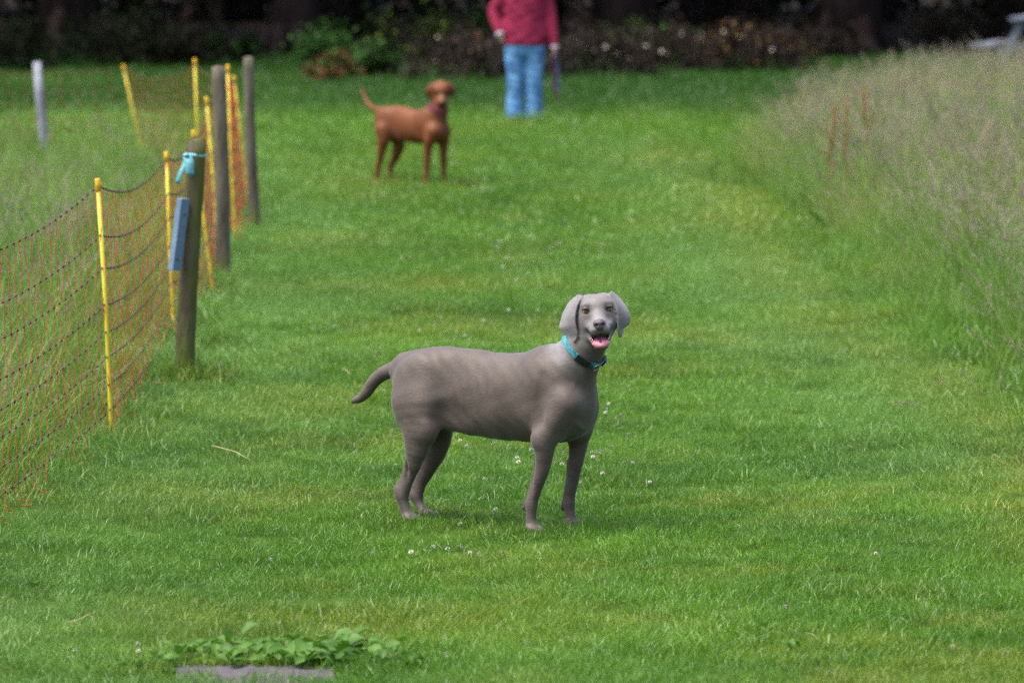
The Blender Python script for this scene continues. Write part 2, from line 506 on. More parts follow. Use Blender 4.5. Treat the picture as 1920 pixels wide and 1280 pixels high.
def build_head(S, H, sc, ears, mouth):
    """skull, muzzle, lips, jaw, ears added to the body's field; H(f,l,u) -> local"""
    R = H.R
    def E(c, r, k, op='add', tilt=0.0):
        Rt = R
        if tilt:
            ct, st = math.cos(tilt), math.sin(tilt)
            Rt = np.stack([R[:, 0] * ct - R[:, 2] * st, R[:, 1], R[:, 2] * ct + R[:, 0] * st], 1)
        S.ell(H(*c), np.array(r) * sc, Rt, k * sc, op)
    E((-0.072, 0, 0.000), (0.085, 0.064, 0.056), 0.03)
    E((-0.035, 0, 0.008), (0.042, 0.058, 0.042), 0.025)
    E((-0.115, 0, 0.012), (0.03, 0.03, 0.035), 0.03)
    for s in (-1, 1):
        E((-0.055, s * 0.032, 0.022), (0.04, 0.026, 0.036), 0.02)
        E((-0.052, s * 0.040, -0.036), (0.052, 0.033, 0.046), 0.025)
        E((-0.012, s * 0.034, 0.022), (0.015, 0.020, 0.010), 0.010)
    # muzzle
    S.cone(H(-0.03, 0, -0.030), H(0.054, 0, -0.052), 0.037 * sc, 0.026 * sc, 0.022 * sc)
    S.cone(H(-0.02, 0, -0.010), H(0.070, 0, -0.044), 0.020 * sc, 0.014 * sc, 0.018 * sc)
    for s in (-1, 1):
        E((0.042, s * 0.015, -0.066), (0.038, 0.021, 0.020), 0.010)
        E((0.0, s * 0.034, -0.052), (0.040, 0.014, 0.018), 0.014)
        E((0.004, s * 0.042, -0.001), (0.016, 0.0130, 0.0078), 0.004, 'cut')
        E((0.002, s * 0.0415, 0.0098), (0.0085, 0.0145, 0.0042), 0.003)
        E((0.030, s * 0.046, -0.026), (0.020, 0.010, 0.012), 0.012, 'cut')
    if mouth:
        S.cone(H(-0.05, 0, -0.085), H(0.030, 0, -0.122), 0.034 * sc, 0.019 * sc, 0.02 * sc)
        for s in (-1, 1):
            S.cone(H(-0.03, s * 0.040, -0.078), H(0.038, s * 0.017, -0.126), 0.013 * sc, 0.008 * sc, 0.012 * sc)
        S.cone(H(0.038, -0.015, -0.128), H(0.038, 0.015, -0.128), 0.008 * sc, 0.008 * sc, 0.01 * sc)
        E((0.028, 0, -0.103), (0.060, 0.033, 0.0175), 0.005, 'cut', tilt=0.34)
        E((0.055, 0, -0.106), (0.045, 0.026, 0.0165), 0.005, 'cut', tilt=0.25)
        for s in (-1, 1):
            S.cone(H(0.012, s * 0.049, -0.066), H(0.055, s * 0.026, -0.100), 0.0068 * sc, 0.0095 * sc, 0.004 * sc, 'cut')
    else:
        S.cone(H(-0.05, 0, -0.075), H(0.05, 0, -0.085), 0.033 * sc, 0.02 * sc, 0.015 * sc)
    # ears: curved flaps, one even sheet each
    for rows in ears:
        A = np.array([r_[0] for r_ in rows]); B = np.array([r_[1] for r_ in rows])
        t0 = np.arange(len(rows)); t1 = np.linspace(0, len(rows) - 1, 2 * len(rows) - 1)
        A = np.stack([np.interp(t1, t0, A[:, i]) for i in range(3)], 1); B = np.stack([np.interp(t1, t0, B[:, i]) for i in range(3)], 1)
        n = len(A)
        P = []
        for i in range(n):
            bul = 0.012 * math.sin(math.pi * min(1, i / (n - 1) * 1.1))
            P.append([H(*(A[i] * (1 - q) + B[i] * q + np.array([bul * 4 * q * (1 - q), 0, 0]))) for q in (0, 0.5, 1)])
        T = []
        for i in range(n - 1):
            for j in range(2):
                T += [(P[i][j], P[i][j + 1], P[i + 1][j]), (P[i][j + 1], P[i + 1][j + 1], P[i + 1][j])]
        S.sheet(T, 0.0046 * sc, 0.004 * sc)

class HeadFrame:
    def __init__(self, o, F, axes, sc):
        self.o = o; self.sc = sc
        self.R = np.stack([F.dirl(v) for v in axes], 1)
    def __call__(self, f, l, u): return self.o + self.R @ (np.array([f, l, u]) * self.sc)
    def inv(self, V): return (V - self.o) @ self.R / self.sc
    def mat4(self):
        M = Matrix.Identity(4)
        for i in range(3):
            for j in range(3):
                M[i][j] = self.R[i, j]
            M[i][3] = self.o[i]
        return M

def small_solid(name, mat, parent, lo, hi, h, fn, HF=None, smooth=1):
    s = Solid(lo, hi, h); fn(s)
    V, Q = s.surface(smooth)
    o = obj(name, mesh_from(name, V, Q), mat, parent)
    if HF is not None:
        o.matrix_local = HF.mat4() @ Matrix.Scale(HF.sc, 4)
    return o

def face_parts(root, HF, eye_m, nose_m, mouth):
    for s in (-1, 1):
        me = bpy.data.meshes.new('eye')
        bm = bmesh.new(); bmesh.ops.create_uvsphere(bm, u_segments=20, v_segments=14, radius=0.0125 * HF.sc); bm.to_mesh(me); bm.free()
        me.polygons.foreach_set('use_smooth', np.ones(len(me.polygons), bool))
        e = obj('eye', me, eye_m, root)
        c = HF(-0.0125, s * 0.0415, -0.0012)
        M = HF.mat4(); M.translation = c
        e.matrix_local = M @ Matrix.Rotation(s * 0.10, 4, 'Z')
    def nose(s):
        s.ell((0.076, 0, -0.046), (0.017, 0.0225, 0.0165), None, 0.006)
        s.ell((0.076, 0, -0.060), (0.014, 0.012, 0.014), None, 0.01)
        for q in (-1, 1):
            s.ell((0.093, q * 0.0105, -0.051), (0.011, 0.0062, 0.0055), None, 0.003, 'cut')
            s.ell((0.086, q * 0.0185, -0.055), (0.012, 0.006, 0.0034), None, 0.002, 'cut')
        s.cone((0.094, 0, -0.05), (0.090, 0, -0.074), 0.0016, 0.0016, 0.002, 'cut')
    small_solid('nose', nose_m, root, (0.05, -0.032, -0.085), (0.105, 0.032, -0.02), 0.0016, nose, HF)
    if mouth:
        def tongue(s):
            s.cone((-0.02, 0, -0.103), (0.035, 0, -0.116), 0.026, 0.0255, 0.01, 'add', (1, 1, 2.6))
            s.cone((0.035, 0, -0.116), (0.048, 0, -0.126), 0.0255, 0.021, 0.012, 'add', (1, 1, 2.2))
            s.cone((-0.02, 0, -0.090), (0.06, 0, -0.113), 0.0022, 0.0022, 0.008, 'cut')
        small_solid('tongue', M_TONGUE, root, (-0.07, -0.045, -0.16), (0.10, 0.045, -0.06), 0.0025, tongue, HF)
        for q in (-1, 1):
            for i in range(4):
                t = i / 3
                b = MB()
                b.tube([HF(0.010 + 0.030 * t, q * (0.033 - 0.011 * t), -0.100 - 0.019 * t), HF(0.010 + 0.030 * t, q * (0.032 - 0.011 * t), -0.092 - 0.019 * t)], [0.0026, 0.001], 5)
                b.build('tooth', M_TOOTH, root)

def fit_ring(S, c, e1, e2, n=72, off=0.003, start=0.02, end=0.2):
    """points where a plane through the neck meets the skin"""
    out = []
    rs = np.linspace(start, end, 180)
    for i in range(n):
        th = 2 * math.pi * i / n
        d = math.cos(th) * e1 + math.sin(th) * e2
        v = S.sample(c + rs[:, None] * d)
        j = np.argmax(v > 0)
        out.append((rs[j] + off, d))
    r = np.array([o[0] for o in out])
    for _ in range(4):
        r = np.maximum(r, (np.roll(r, 1) + np.roll(r, -1)) / 2)
        r = 0.5 * r + 0.25 * (np.roll(r, 1) + np.roll(r, -1))
    return [c + r[i] * out[i][1] for i in range(n)], [o[1] for o in out]

def strap(pts, outd, nrm, width, th, closed=True, name='strap', mat=None, parent=None):
    b = MB(); n = len(pts); V = []
    for p, d in zip(pts, outd):
        for (a, o) in ((-1, 0), (1, 0), (1, 1), (-1, 1)):
            V.append(p + nrm * a * width / 2 + d * o * th)
    F = []
    for i in range(n if closed else n - 1):
        j = (i + 1) % n
        for k in range(4):
            F.append((i * 4 + k, i * 4 + (k + 1) % 4, j * 4 + (k + 1) % 4, j * 4 + k))
    if not closed:
        F += [(3, 2, 1, 0), tuple((n - 1) * 4 + k for k in range(4))]
    b.add(V, F)
    return b.build(name, mat, parent, smooth=False)

# ---------- the silver grey dog in the middle of the path
zA = lambda u, v: (620 + u / 2.56, 520 + v / 2.56)
A1 = math.radians(34)
feet = [ground(992, 1000), ground(1070, 990), ground(768, 981), ground(790, 973)]
FR = Frame(np.mean(feet, 0), A1)
G = lambda u, v, ly, r=None: (*FR.L(*zA(u, v), ly), r) if r is not None else FR.L(*zA(u, v), ly)
S = Solid((-0.66, -0.26, -0.02), (0.68, 0.26, 0.90), 0.0036)
def prof(pts, ly=0.0):
    P = np.array([G(u, v, ly) for u, v in pts]); return P[:, 0], P[:, 2]
tx, tz = prof([(318, 420), (345, 380), (380, 356), (425, 341), (500, 330), (575, 332), (650, 340), (730, 351), (800, 360), (870, 364), (920, 360), (965, 348), (1010, 332), (1060, 335), (1110, 380), (1160, 440), (1210, 520)])
bx, bz = prof([(318, 520), (360, 600), (430, 660), (515, 706), (570, 736), (650, 753), (750, 769), (850, 780), (970, 789), (1080, 789), (1150, 778), (1195, 740), (1222, 670)])
xs = np.linspace(max(tx[0], bx[0]), min(tx[-1], bx[-1]), 60)
u_ = (xs - xs[0]) / (xs[-1] - xs[0])
hw = np.interp(u_, [0, 0.06, 0.18, 0.34, 0.48, 0.62, 0.76, 0.88, 0.96, 1], [0.045, 0.07, 0.084, 0.074, 0.094, 0.114, 0.113, 0.10, 0.085, 0.06])
S.loft_x(xs, np.interp(xs, tx, tz), np.interp(xs, bx, bz), hw, k=0.0, p=2.15)
# rib spring and chest front
S.ell(G(1120, 590, 0.0), (0.085, 0.10, 0.125), None, 0.05)
S.ell(G(1190, 610, 0.01), (0.055, 0.075, 0.09), None, 0.05)
for sd in (-1, 1):
    S.ell(FR.L(*zA(1060, 560), 0) + np.array([0.03, sd * 0.082, -0.015]), (0.085, 0.035, 0.13), None, 0.045)
# neck
S.chain([G(1085, 500, 0, 0.112), G(1150, 430, 0, 0.096), G(1205, 350, 0, 0.080), G(1250, 260, 0, 0.066), G(1262, 215, 0, 0.06)], 0.05)
# near hind leg
S.ell(G(428, 560, -0.064), (0.092, 0.050, 0.145), None, 0.028)
S.ell(G(362, 580, -0.055), (0.045, 0.045, 0.115), None, 0.04)
S.chain([G(425, 620, -0.075, 0.078), G(424, 720, -0.088, 0.060), G(415, 800, -0.09, 0.049), G(399, 880, -0.088, 0.033), G(372, 965, -0.083, 0.0235), G(345, 1035, -0.08, 0.0245)], 0.05, (1, 1.25, 1))
S.ell(G(465, 735, -0.092), (0.034, 0.03, 0.045), None, 0.03)
S.chain([G(390, 800, -0.085, 0.022), G(372, 880, -0.083, 0.011), G(346, 950, -0.081, 0.0085), G(318, 1015, -0.08, 0.013)], 0.012)
S.chain([G(330, 1022, -0.08, 0.020), G(348, 1075, -0.08, 0.0205), G(362, 1120, -0.078, 0.021), G(378, 1148, -0.076, 0.022)], 0.015)
# far hind leg
S.ell(G(480, 560, 0.062), (0.10, 0.052, 0.14), None, 0.04)
S.chain([G(500, 640, 0.075, 0.075), G(515, 745, 0.085, 0.056), G(498, 830, 0.085, 0.048), G(465, 905, 0.082, 0.037), G(430, 985, 0.078, 0.0245), G(414, 1045, 0.075, 0.0235)], 0.05, (1, 1.25, 1))
S.chain([G(450, 860, 0.08, 0.02), G(418, 950, 0.077, 0.009), G(396, 1040, 0.075, 0.012)], 0.012)
S.chain([G(404, 1045, 0.075, 0.0185), G(425, 1090, 0.074, 0.019), G(442, 1118, 0.073, 0.021), G(455, 1138, 0.072, 0.022)], 0.015)
# near front leg
S.chain([G(1128, 610, -0.078, 0.058), G(1062, 712, -0.100, 0.050), G(1022, 785, -0.112, 0.042)], 0.04)
S.ell(G(988, 770, -0.118), (0.020, 0.017, 0.022), None, 0.014)
S.chain([G(1024, 775, -0.112, 0.041), G(1026, 840, -0.112, 0.034), G(1014, 920, -0.11, 0.0268), G(991, 1000, -0.11, 0.0218), G(972, 1060, -0.11, 0.0205), G(964, 1090, -0.11, 0.0218), G(962, 1125, -0.11, 0.0182), G(962, 1165, -0.11, 0.0195), G(966, 1190, -0.11, 0.023)], 0.016)
S.chain([G(992, 860, -0.105, 0.014), G(975, 960, -0.105, 0.008), G(945, 1060, -0.107, 0.008), G(930, 1104, -0.109, 0.0105)], 0.008)
# far front leg
S.chain([G(1190, 640, 0.075, 0.062), G(1190, 735, 0.10, 0.05)], 0.04)
S.chain([G(1190, 730, 0.103, 0.043), G(1188, 800, 0.105, 0.0345), G(1180, 880, 0.107, 0.027), G(1163, 970, 0.108, 0.0218), G(1148, 1050, 0.11, 0.0198), G(1146, 1088, 0.11, 0.0208), G(1148, 1120, 0.11, 0.0188), G(1152, 1150, 0.11, 0.0198), G(1157, 1175, 0.11, 0.023)], 0.016)
S.chain([G(1150, 880, 0.105, 0.012), G(1135, 990, 0.107, 0.007), G(1114, 1108, 0.109, 0.0095)], 0.008)
# paws: four toes each
FD, PAWS = FR, []
for (u, v, ly) in ((378, 1160, -0.076), (455, 1150, 0.072), (966, 1203, -0.11), (1157, 1187, 0.11)):
    c = G(u, v, ly)
    c[2] = 0.016
    PAWS.append((c[0] + 0.02, c[1], 0))
    for i, o in enumerate((-0.023, -0.008, 0.008, 0.023)):
        fx = 0.036 if abs(o) < 0.01 else 0.026
        S.chain([(c[0] - 0.005, c[1] + o * 0.8, 0.024, 0.013), (c[0] + fx * 0.7, c[1] + o, 0.020, 0.0125), (c[0] + fx + 0.008, c[1] + o * 1.05, 0.011, 0.0095)], 0.006)
    S.ell((c[0] - 0.004, c[1], 0.017), (0.024, 0.024, 0.016), None, 0.01)
# tail
S.chain([G(350, 420, 0.0, 0.042), G(310, 440, 0, 0.0315), G(255, 462, -0.005, 0.0265), (*FR.L(*zA(208, 500), -0.01), 0.0235), G(172, 548, -0.012, 0.0205), G(145, 578, -0.012, 0.016), G(108, 592, -0.012, 0.0115)], 0.03)
# shoulder, breast and throat modelling
S.ell(G(1172, 700, -0.01), (0.03, 0.04, 0.04), None, 0.03)
# hollows: flank fold, behind the shoulder, below the neck, between shin and heel tendon
S.ell(G(570, 695, -0.102), (0.055, 0.034, 0.055), None, 0.045, 'cut')
S.cone(G(1003, 480, -0.142), G(985, 690, -0.150), 0.014, 0.022, 0.03, 'cut')
S.cone(G(1150, 660, -0.135), G(1105, 770, -0.125), 0.008, 0.012, 0.03, 'cut')
S.cone(G(1086, 330, -0.085), G(1105, 430, -0.135), 0.006, 0.012, 0.025, 'cut')
S.ell(G(364, 925, -0.108), (0.006, 0.014, 0.035), None, 0.012, 'cut')
S.ell(G(960, 960, -0.132), (0.006, 0.012, 0.06), None, 0.012, 'cut')
# head
EL_OUT = [(-0.060, .060, -0.062), (-.086, .044, -.075), (-.104, .026, -.085), (-.118, .004, -.09), (-.128, -.018, -.092), (-.138, -.048, -.088), (-.122, -.072, -.078), (-.110, -.092, -.066), (-.098, -.102, -.055)]
EL_IN = [(-0.048, .054, -0.030), (-.060, .040, -.024), (-.069, .025, -.018), (-.077, .005, -.014), (-.082, -.012, -.012), (-.083, -.042, -.012), (-.080, -.066, -.014), (-.079, -.084, -.018), (-.090, -.100, -.024)]
ER_OUT = [(.058, .060, -.062), (.074, .044, -.075), (.087, .028, -.085), (.099, .008, -.09), (.110, -.016, -.092), (.114, -.036, -.09), (.108, -.058, -.082), (.082, -.072, -.060), (.077, -.098, -.045)]
ER_IN = [(.048, .054, -.030), (.056, .036, -.024), (.063, .020, -.018), (.068, .002, -.014), (.070, -.017, -.012), (.070, -.038, -.012), (.068, -.055, -.014), (.066, -.078, -.016), (.068, -.100, -.020)]
ears = [[((o[2], o[0], o[1]), (i[2], i[0], i[1])) for o, i in zip(EL_OUT, EL_IN)], [((o[2], o[0], o[1]), (i[2], i[0], i[1])) for o, i in zip(ER_OUT, ER_IN)]]
eye_px = (1040 + 857 / 10.667, 540 + 445 / 10.667)
skull = FR.L(*eye_px, -0.005)
ax = head_axes(math.radians(0.5), math.radians(4), math.radians(5.6))
HF = HeadFrame(skull + FR.dirl(ax[0]) * 0.05 - FR.dirl(ax[1]) * 0.001, FR, ax, 1.0)
build_head(S, HF, 1.0, ears, True)
# living surface: slack skin, faint ribs, muscle bellies
gx, gy, gz = S.ax[0][:, None, None], S.ax[1][None, :, None], S.ax[2][None, None, :]
sk = 0.0009 * np.sin(61 * gx + 9 * gz + 2.2 * np.sin(33 * gz)) * np.sin(47 * gz + 21 * gx) + 0.0011 * np.sin(27 * gx - 31 * gz + 14 * gy) * np.sin(23 * gz + 17 * gx)
rib = 0.0014 * np.sin(150 * (gx + 0.35 * gz)) * np.exp(-((gx - 0.02) / 0.11) ** 2 - ((gz - 0.47) / 0.09) ** 2)
S.D += ((sk + rib) * (gx < 0.40)).astype(np.float32) + 0 * gy
V, Q = S.surface(6)
dog = empty('dog', FR.P0, -A1)
tag(dog, 'smooth silver grey dog with turquoise collar standing on the mown path, tongue out', 'dog')
me = mesh_from('body', V, Q)
hl = HF.inv(V)
C = np.tile(np.array([0.104, 0.083, 0.070]), (len(V), 1))
hd = sstep(0.25, 0.17, np.linalg.norm(hl - np.array([-0.05, 0, -0.02]), axis=1))
def mixc(C, m, c): return C * (1 - m[:, None]) + m[:, None] * np.asarray(c)
C = mixc(C, hd * sstep(-0.17, -0.07, hl[:, 2]) * 0.9, (0.20, 0.187, 0.187))
C = mixc(C, hd * sstep(0.055, 0.085, np.abs(hl[:, 1])) * sstep(-0.02, -0.05, hl[:, 0]), (0.23, 0.218, 0.222))     # ears
C = mixc(C, gauss(hl, (0.06, 0, -0.05), 0.035) * 0.8, (0.29, 0.272, 0.276))                                     # pale muzzle
for s in (-1, 1):
    C = mixc(C, np.clip(1.2 * gauss(hl, (0.0, s * 0.030, 0.016), 0.0095), 0, 0.85), (0.075, 0.058, 0.052))    # eyebrows
    C = mixc(C, np.clip(1.3 * gauss(hl, (0.002, s * 0.042, 0.003), 0.0105), 0, 0.95), (0.03, 0.022, 0.02))       # lids
    C = mixc(C, np.clip(gauss(hl, (0.015, s * 0.042, -0.027), 0.013), 0, 0.7), (0.11, 0.095, 0.09))  # shade of the hollow under each eye, painted into the coat
    dl = np.min([np.linalg.norm(hl - (np.array([0.010, s * 0.048, -0.066]) * (1 - t) + np.array([0.05, s * 0.024, -0.097]) * t), axis=1) for t in np.linspace(0, 1, 9)], 0)
    C = mixc(C, sstep(0.013, 0.008, dl) * 0.85, (0.035, 0.022, 0.024))
mo = (((hl - np.array([0.034, 0, -0.101])) / np.array([0.062, 0.0385, 0.026])) ** 2).sum(1) < 1.0
C[mo & (hl[:, 0] > -0.04)] = (0.30, 0.10, 0.12)
C[mo & (hl[:, 2] > -0.098)] = (0.05, 0.018, 0.02)
C = mixc(C, np.clip(gauss(V, G(545, 690, -0.05), 0.05), 0, 1) * 0.5, (0.20, 0.135, 0.125))                      # bare belly skin
C = mixc(C, np.clip(1.4 * gauss(V, G(930, 1104, -0.109), 0.013) + 1.4 * gauss(V, G(1112, 1110, 0.109), 0.012), 0, 0.8), (0.06, 0.045, 0.045))
paint(me, C * 0.63)
obj('body', me, M_COAT, dog)
face_parts(dog, HF, M_AMBER, M_NOSE, True)
M_SKIN = noise_mat('bare_skin', (0.25, 0.12, 0.11), (0.3, 0.15, 0.14), 50, 0.5)
for (u, v) in ((652, 745), (852, 768)):
    c = G(u, v, -0.03); b = MB()
    b.tube([c + np.array([0, 0, 0.012]), c, c - np.array([0, 0.002, 0.007])], [0.007, 0.0055, 0.003], 8)
    b.build('teat', M_SKIN, dog)
# collar
cc = G(1222, 352, 0.0); tl = math.radians(44)
e1 = np.array([math.cos(tl), 0, -math.sin(tl)]); e2 = np.array([0, 1.0, 0]); nr = np.array([math.sin(tl), 0, math.cos(tl)])
pts, od = fit_ring(S, cc, e1, e2, 96, 0.002)
collar = strap(pts, od, nr, 0.021, 0.003, True, 'collar', M_TEAL, dog)
def seg(i0, i1): return [pts[i % 96] for i in range(i0, i1 + 1)], [od[i % 96] for i in range(i0, i1 + 1)]
def pad_strap(i0, i1, name, mat, wd, th):
    p, d = seg(i0, i1)
    return strap([a + c_ * 0.0022 for a, c_ in zip(p, d)], d, nr, wd, th, False, name, mat, collar)
pad_strap(-20, -9, 'buckle', M_BLACKPL, 0.025, 0.007)
pad_strap(9, 16, 'clasp', M_BLACKPL, 0.026, 0.009)
pad_strap(-6, -5, 'ring_loop', M_TEAL, 0.022, 0.005)
p0, d0 = pts[-3 % 96], od[-3 % 96]
b = MB(); tg = np.cross(nr, d0)
arc = [p0 + d0 * 0.009 + 0.014 * (math.cos(t) * tg * 0.75 + math.sin(t) * (-nr)) - nr * 0.002 for t in np.linspace(0, 2 * math.pi, 25)]
b.tube(arc, 0.0017, 6)
b.build('d_ring', M_STEEL, collar)

# ---------- the russet dog farther back
zB = lambda u, v: (660 + u / 5.818, 140 + v / 5.818)
A2 = math.radians(42)
feet2 = [ground(*zB(810, 1235)), ground(*zB(1010, 1228)), ground(*zB(278, 1200)), ground(*zB(428, 1185))]
FR = Frame(np.mean(feet2, 0), A2)
G = lambda u, v, ly, r=None: (*FR.L(*zB(u, v), ly), r) if r is not None else FR.L(*zB(u, v), ly)
S = Solid((-0.72, -0.28, -0.02), (0.68, 0.28, 1.02), 0.006)
tx, tz = prof([(300, 420), (330, 380), (380, 352), (440, 340), (510, 341), (600, 356), (690, 384), (750, 396), (800, 385), (850, 400), (920, 480), (990, 570)])
bx, bz = prof([(300, 520), (350, 620), (420, 690), (500, 710), (600, 735), (700, 752), (800, 762), (900, 750), (960, 720), (1000, 650)])
xs = np.linspace(max(tx[0], bx[0]), min(tx[-1], bx[-1]), 60)
u_ = (xs - xs[0]) / (xs[-1] - xs[0])
hw = np.interp(u_, [0, 0.06, 0.18, 0.34, 0.48, 0.62, 0.76, 0.88, 0.96, 1], [0.04, 0.062, 0.078, 0.074, 0.088, 0.102, 0.10, 0.09, 0.078, 0.055])
S.loft_x(xs, np.interp(xs, tx, tz), np.interp(xs, bx, bz), hw, k=0.0, p=2.15)
S.ell(G(930, 590, 0), (0.07, 0.09, 0.10), None, 0.05)
for sd in (-1, 1):
    S.ell(FR.L(*zB(850, 540), 0) + np.array([0.0, sd * 0.075, -0.01]), (0.075, 0.032, 0.12), None, 0.045)
S.chain([G(860, 500, 0, 0.10), G(920, 430, 0, 0.085), G(945, 350, 0, 0.068), G(958, 270, 0, 0.058), G(962, 210, 0, 0.05)], 0.05)
S.ell(G(340, 540, -0.055), (0.085, 0.045, 0.125), None, 0.04)
S.chain([G(345, 600, -0.065, 0.066), G(345, 700, -0.075, 0.048), G(325, 820, -0.075, 0.034), G(305, 930, -0.072, 0.023), G(282, 1020, -0.07, 0.021), G(278, 1110, -0.07, 0.018), G(280, 1190, -0.068, 0.022)], 0.025)
S.ell(G(480, 560, 0.055), (0.085, 0.045, 0.125), None, 0.04)
S.chain([G(480, 640, 0.065, 0.065), G(512, 760, 0.075, 0.048), G(490, 860, 0.075, 0.038), G(450, 950, 0.072, 0.026), G(418, 1020, 0.07, 0.021), G(424, 1100, 0.07, 0.018), G(430, 1175, 0.068, 0.022)], 0.025)
S.chain([G(890, 620, -0.075, 0.06), G(850, 710, -0.09, 0.045), G(828, 800, -0.092, 0.033), G(822, 920, -0.09, 0.026), G(812, 1050, -0.09, 0.020), G(808, 1140, -0.09, 0.0185), G(812, 1222, -0.09, 0.024)], 0.03)
S.chain([G(1000, 620, 0.07, 0.055), G(1000, 720, 0.09, 0.043), G(1000, 810, 0.092, 0.033), G(998, 920, 0.09, 0.026), G(1000, 1050, 0.09, 0.0195), G(1002, 1130, 0.09, 0.018), G(1010, 1215, 0.09, 0.024)], 0.03)
for (u, v, ly) in ((280, 1195, -0.068), (430, 1180, 0.068), (812, 1228, -0.09), (1010, 1222, 0.09)):
    c = G(u, v, ly)
    for o in (-0.02, -0.007, 0.007, 0.02):
        S.chain([(c[0], c[1] + o * 0.8, 0.022, 0.013), (c[0] + 0.035 - abs(o) * 0.4, c[1] + o, 0.013, 0.011)], 0.006)
S.chain([G(330, 400, 0, 0.034), G(270, 385, 0, 0.022), G(205, 345, 0, 0.0185), G(155, 285, 0, 0.016), G(125, 215, 0, 0.0135), G(116, 150, 0, 0.009)], 0.03)
SCH = 0.94
e_px = zB(968, 168)
ax2 = head_axes(math.radians(5), math.radians(-24), math.radians(3))
HF = HeadFrame(FR.L(*e_px, 0.0) + FR.dirl(ax2[0]) * 0.05, FR, ax2, SCH)
def ear_side(s):
    rows = []
    for (lo, uo, li, ui) in ((0.06, 0.05, 0.05, 0.052), (0.088, 0.035, 0.062, 0.035), (0.112, 0.008, 0.072, 0.008), (0.125, -0.018, 0.078, -0.02), (0.118, -0.048, 0.08, -0.048), (0.098, -0.076, 0.088, -0.074)):
        rows.append(((-0.09, s * lo, uo), (-0.035, s * li, ui)))
    return rows
build_head(S, HF, SCH, [ear_side(-1), ear_side(1)], False)
V, Q = S.surface(3)
dog2 = empty('dog', FR.P0, -A2)
tag(dog2, 'russet brown dog with raised tail standing farther up the path, facing the camera', 'dog')
me = mesh_from('body', V, Q)
hl = HF.inv(V)
C = np.tile(np.array([0.165, 0.050, 0.014]), (len(V), 1))
C = mixc(C, sstep(0.2, 0.12, np.linalg.norm(hl - np.array([-0.05, 0, -0.02]), axis=1)) * sstep(0.05, 0.08, np.abs(hl[:, 1])), (0.12, 0.032, 0.012))
C = mixc(C, np.clip(gauss(hl, (0.03, 0, -0.03), 0.03), 0, 1) * 0.6, (0.30, 0.13, 0.07))
C = mixc(C, np.clip(gauss(hl, (0.06, 0, -0.088), 0.02), 0, 1) * 0.8, (0.03, 0.012, 0.008))
for s in (-1, 1):
    C = mixc(C, np.clip(1.2 * gauss(hl, (0.0, s * 0.042, 0), 0.011), 0, 0.9), (0.03, 0.012, 0.008))
C = mixc(C, sstep(-0.36, -0.52, V[:, 0]) * sstep(0.5, 0.55, V[:, 2]) * 0.55, (0.26, 0.12, 0.06))
C = mixc(C, np.clip(gauss(V, G(500, 690, -0.03), 0.05), 0, 1) * 0.6, (0.25, 0.11, 0.07))
paint(me, C * 0.63)
obj('body', me, M_RED, dog2)
face_parts(dog2, HF, M_BROWN_EYE, M_NOSE2, False)
cc = G(945, 372, 0.0); tl = math.radians(28)
e1 = np.array([math.cos(tl), 0, -math.sin(tl)]); nr = np.array([math.sin(tl), 0, math.cos(tl)])
pts, od = fit_ring(S, cc, e1, np.array([0, 1.0, 0]), 64, 0.003)
strap(pts, od, nr, 0.026, 0.004, True, 'collar', M_PINKCOL, dog2)

# ------------------------------------------------------------------ the person at the far end of the path
M_JACKET = noise_mat('crimson_fleece', (0.19, 0.009, 0.038), (0.28, 0.018, 0.062), 14, 0.85, 0.6, 60, spec=0.2, bdist=0.02)
M_JEANS = noise_mat('washed_denim', (0.05, 0.17, 0.40), (0.19, 0.42, 0.70), 7, 0.8, 0.5, 30, c3=(0.022, 0.085, 0.24), scale3=6, t3=(0.46, 0.72), stretch=(1, 1, 0.6), spec=0.2, bdist=0.02)
M_HUMAN = noise_mat('skin', (0.40, 0.24, 0.18), (0.48, 0.30, 0.22), 20, 0.5)
M_HAIR = noise_mat('brown_hair', (0.05, 0.03, 0.02), (0.10, 0.06, 0.035), 60, 0.5, 0.6, 200, stretch=(1, 1, 0.15))
M_SHOE = noise_mat('russet_shoe', (0.10, 0.03, 0.03), (0.16, 0.05, 0.04), 30, 0.6)
M_CUFF = noise_mat('pale_cuff', (0.26, 0.24, 0.28), (0.36, 0.34, 0.38), 50, 0.8)
zP = lambda u, v: (900 + u / 5.12, v / 5.12)
pg = ground(*zP(428, 1182))
person = empty('person', pg)
tag(person, 'person in a crimson jacket and blue jeans standing at the far end of the lawn', 'person')
S = Solid((-0.42, -0.25, 0.02), (0.42, 0.22, 1.72), 0.0062)
S.chain([(0, 0.0, 0.95, 0.12), (0, 0.0, 1.15, 0.115), (0, 0.01, 1.28, 0.12)], 0.02, (0.72, 1, 1))
S.chain([(0, 0.01, 1.30, 0.06), (0, 0.0, 1.40, 0.052), (0, -0.012, 1.47, 0.055)], 0.04)
S.ell((0, -0.005, 1.545), (0.072, 0.09, 0.105), None, 0.02)
S.ell((0, -0.03, 1.485), (0.055, 0.058, 0.05), None, 0.03)
S.ell((0, -0.098, 1.525), (0.013, 0.018, 0.024), None, 0.012)
for s in (-1, 1):
    S.ell((s * 0.073, 0.005, 1.535), (0.012, 0.022, 0.03), None, 0.01)
    S.ell((s * 0.03, -0.088, 1.548), (0.013, 0.01, 0.009), None, 0.006, 'cut')
    S.chain([(s * 0.10, 0, 0.86, 0.085), (s * 0.09, -0.005, 0.46, 0.055), (s * 0.09, 0.01, 0.08, 0.042)], 0.03)
S.cone((-0.022, -0.092, 1.483), (0.022, -0.092, 1.483), 0.004, 0.004, 0.004, 'cut')
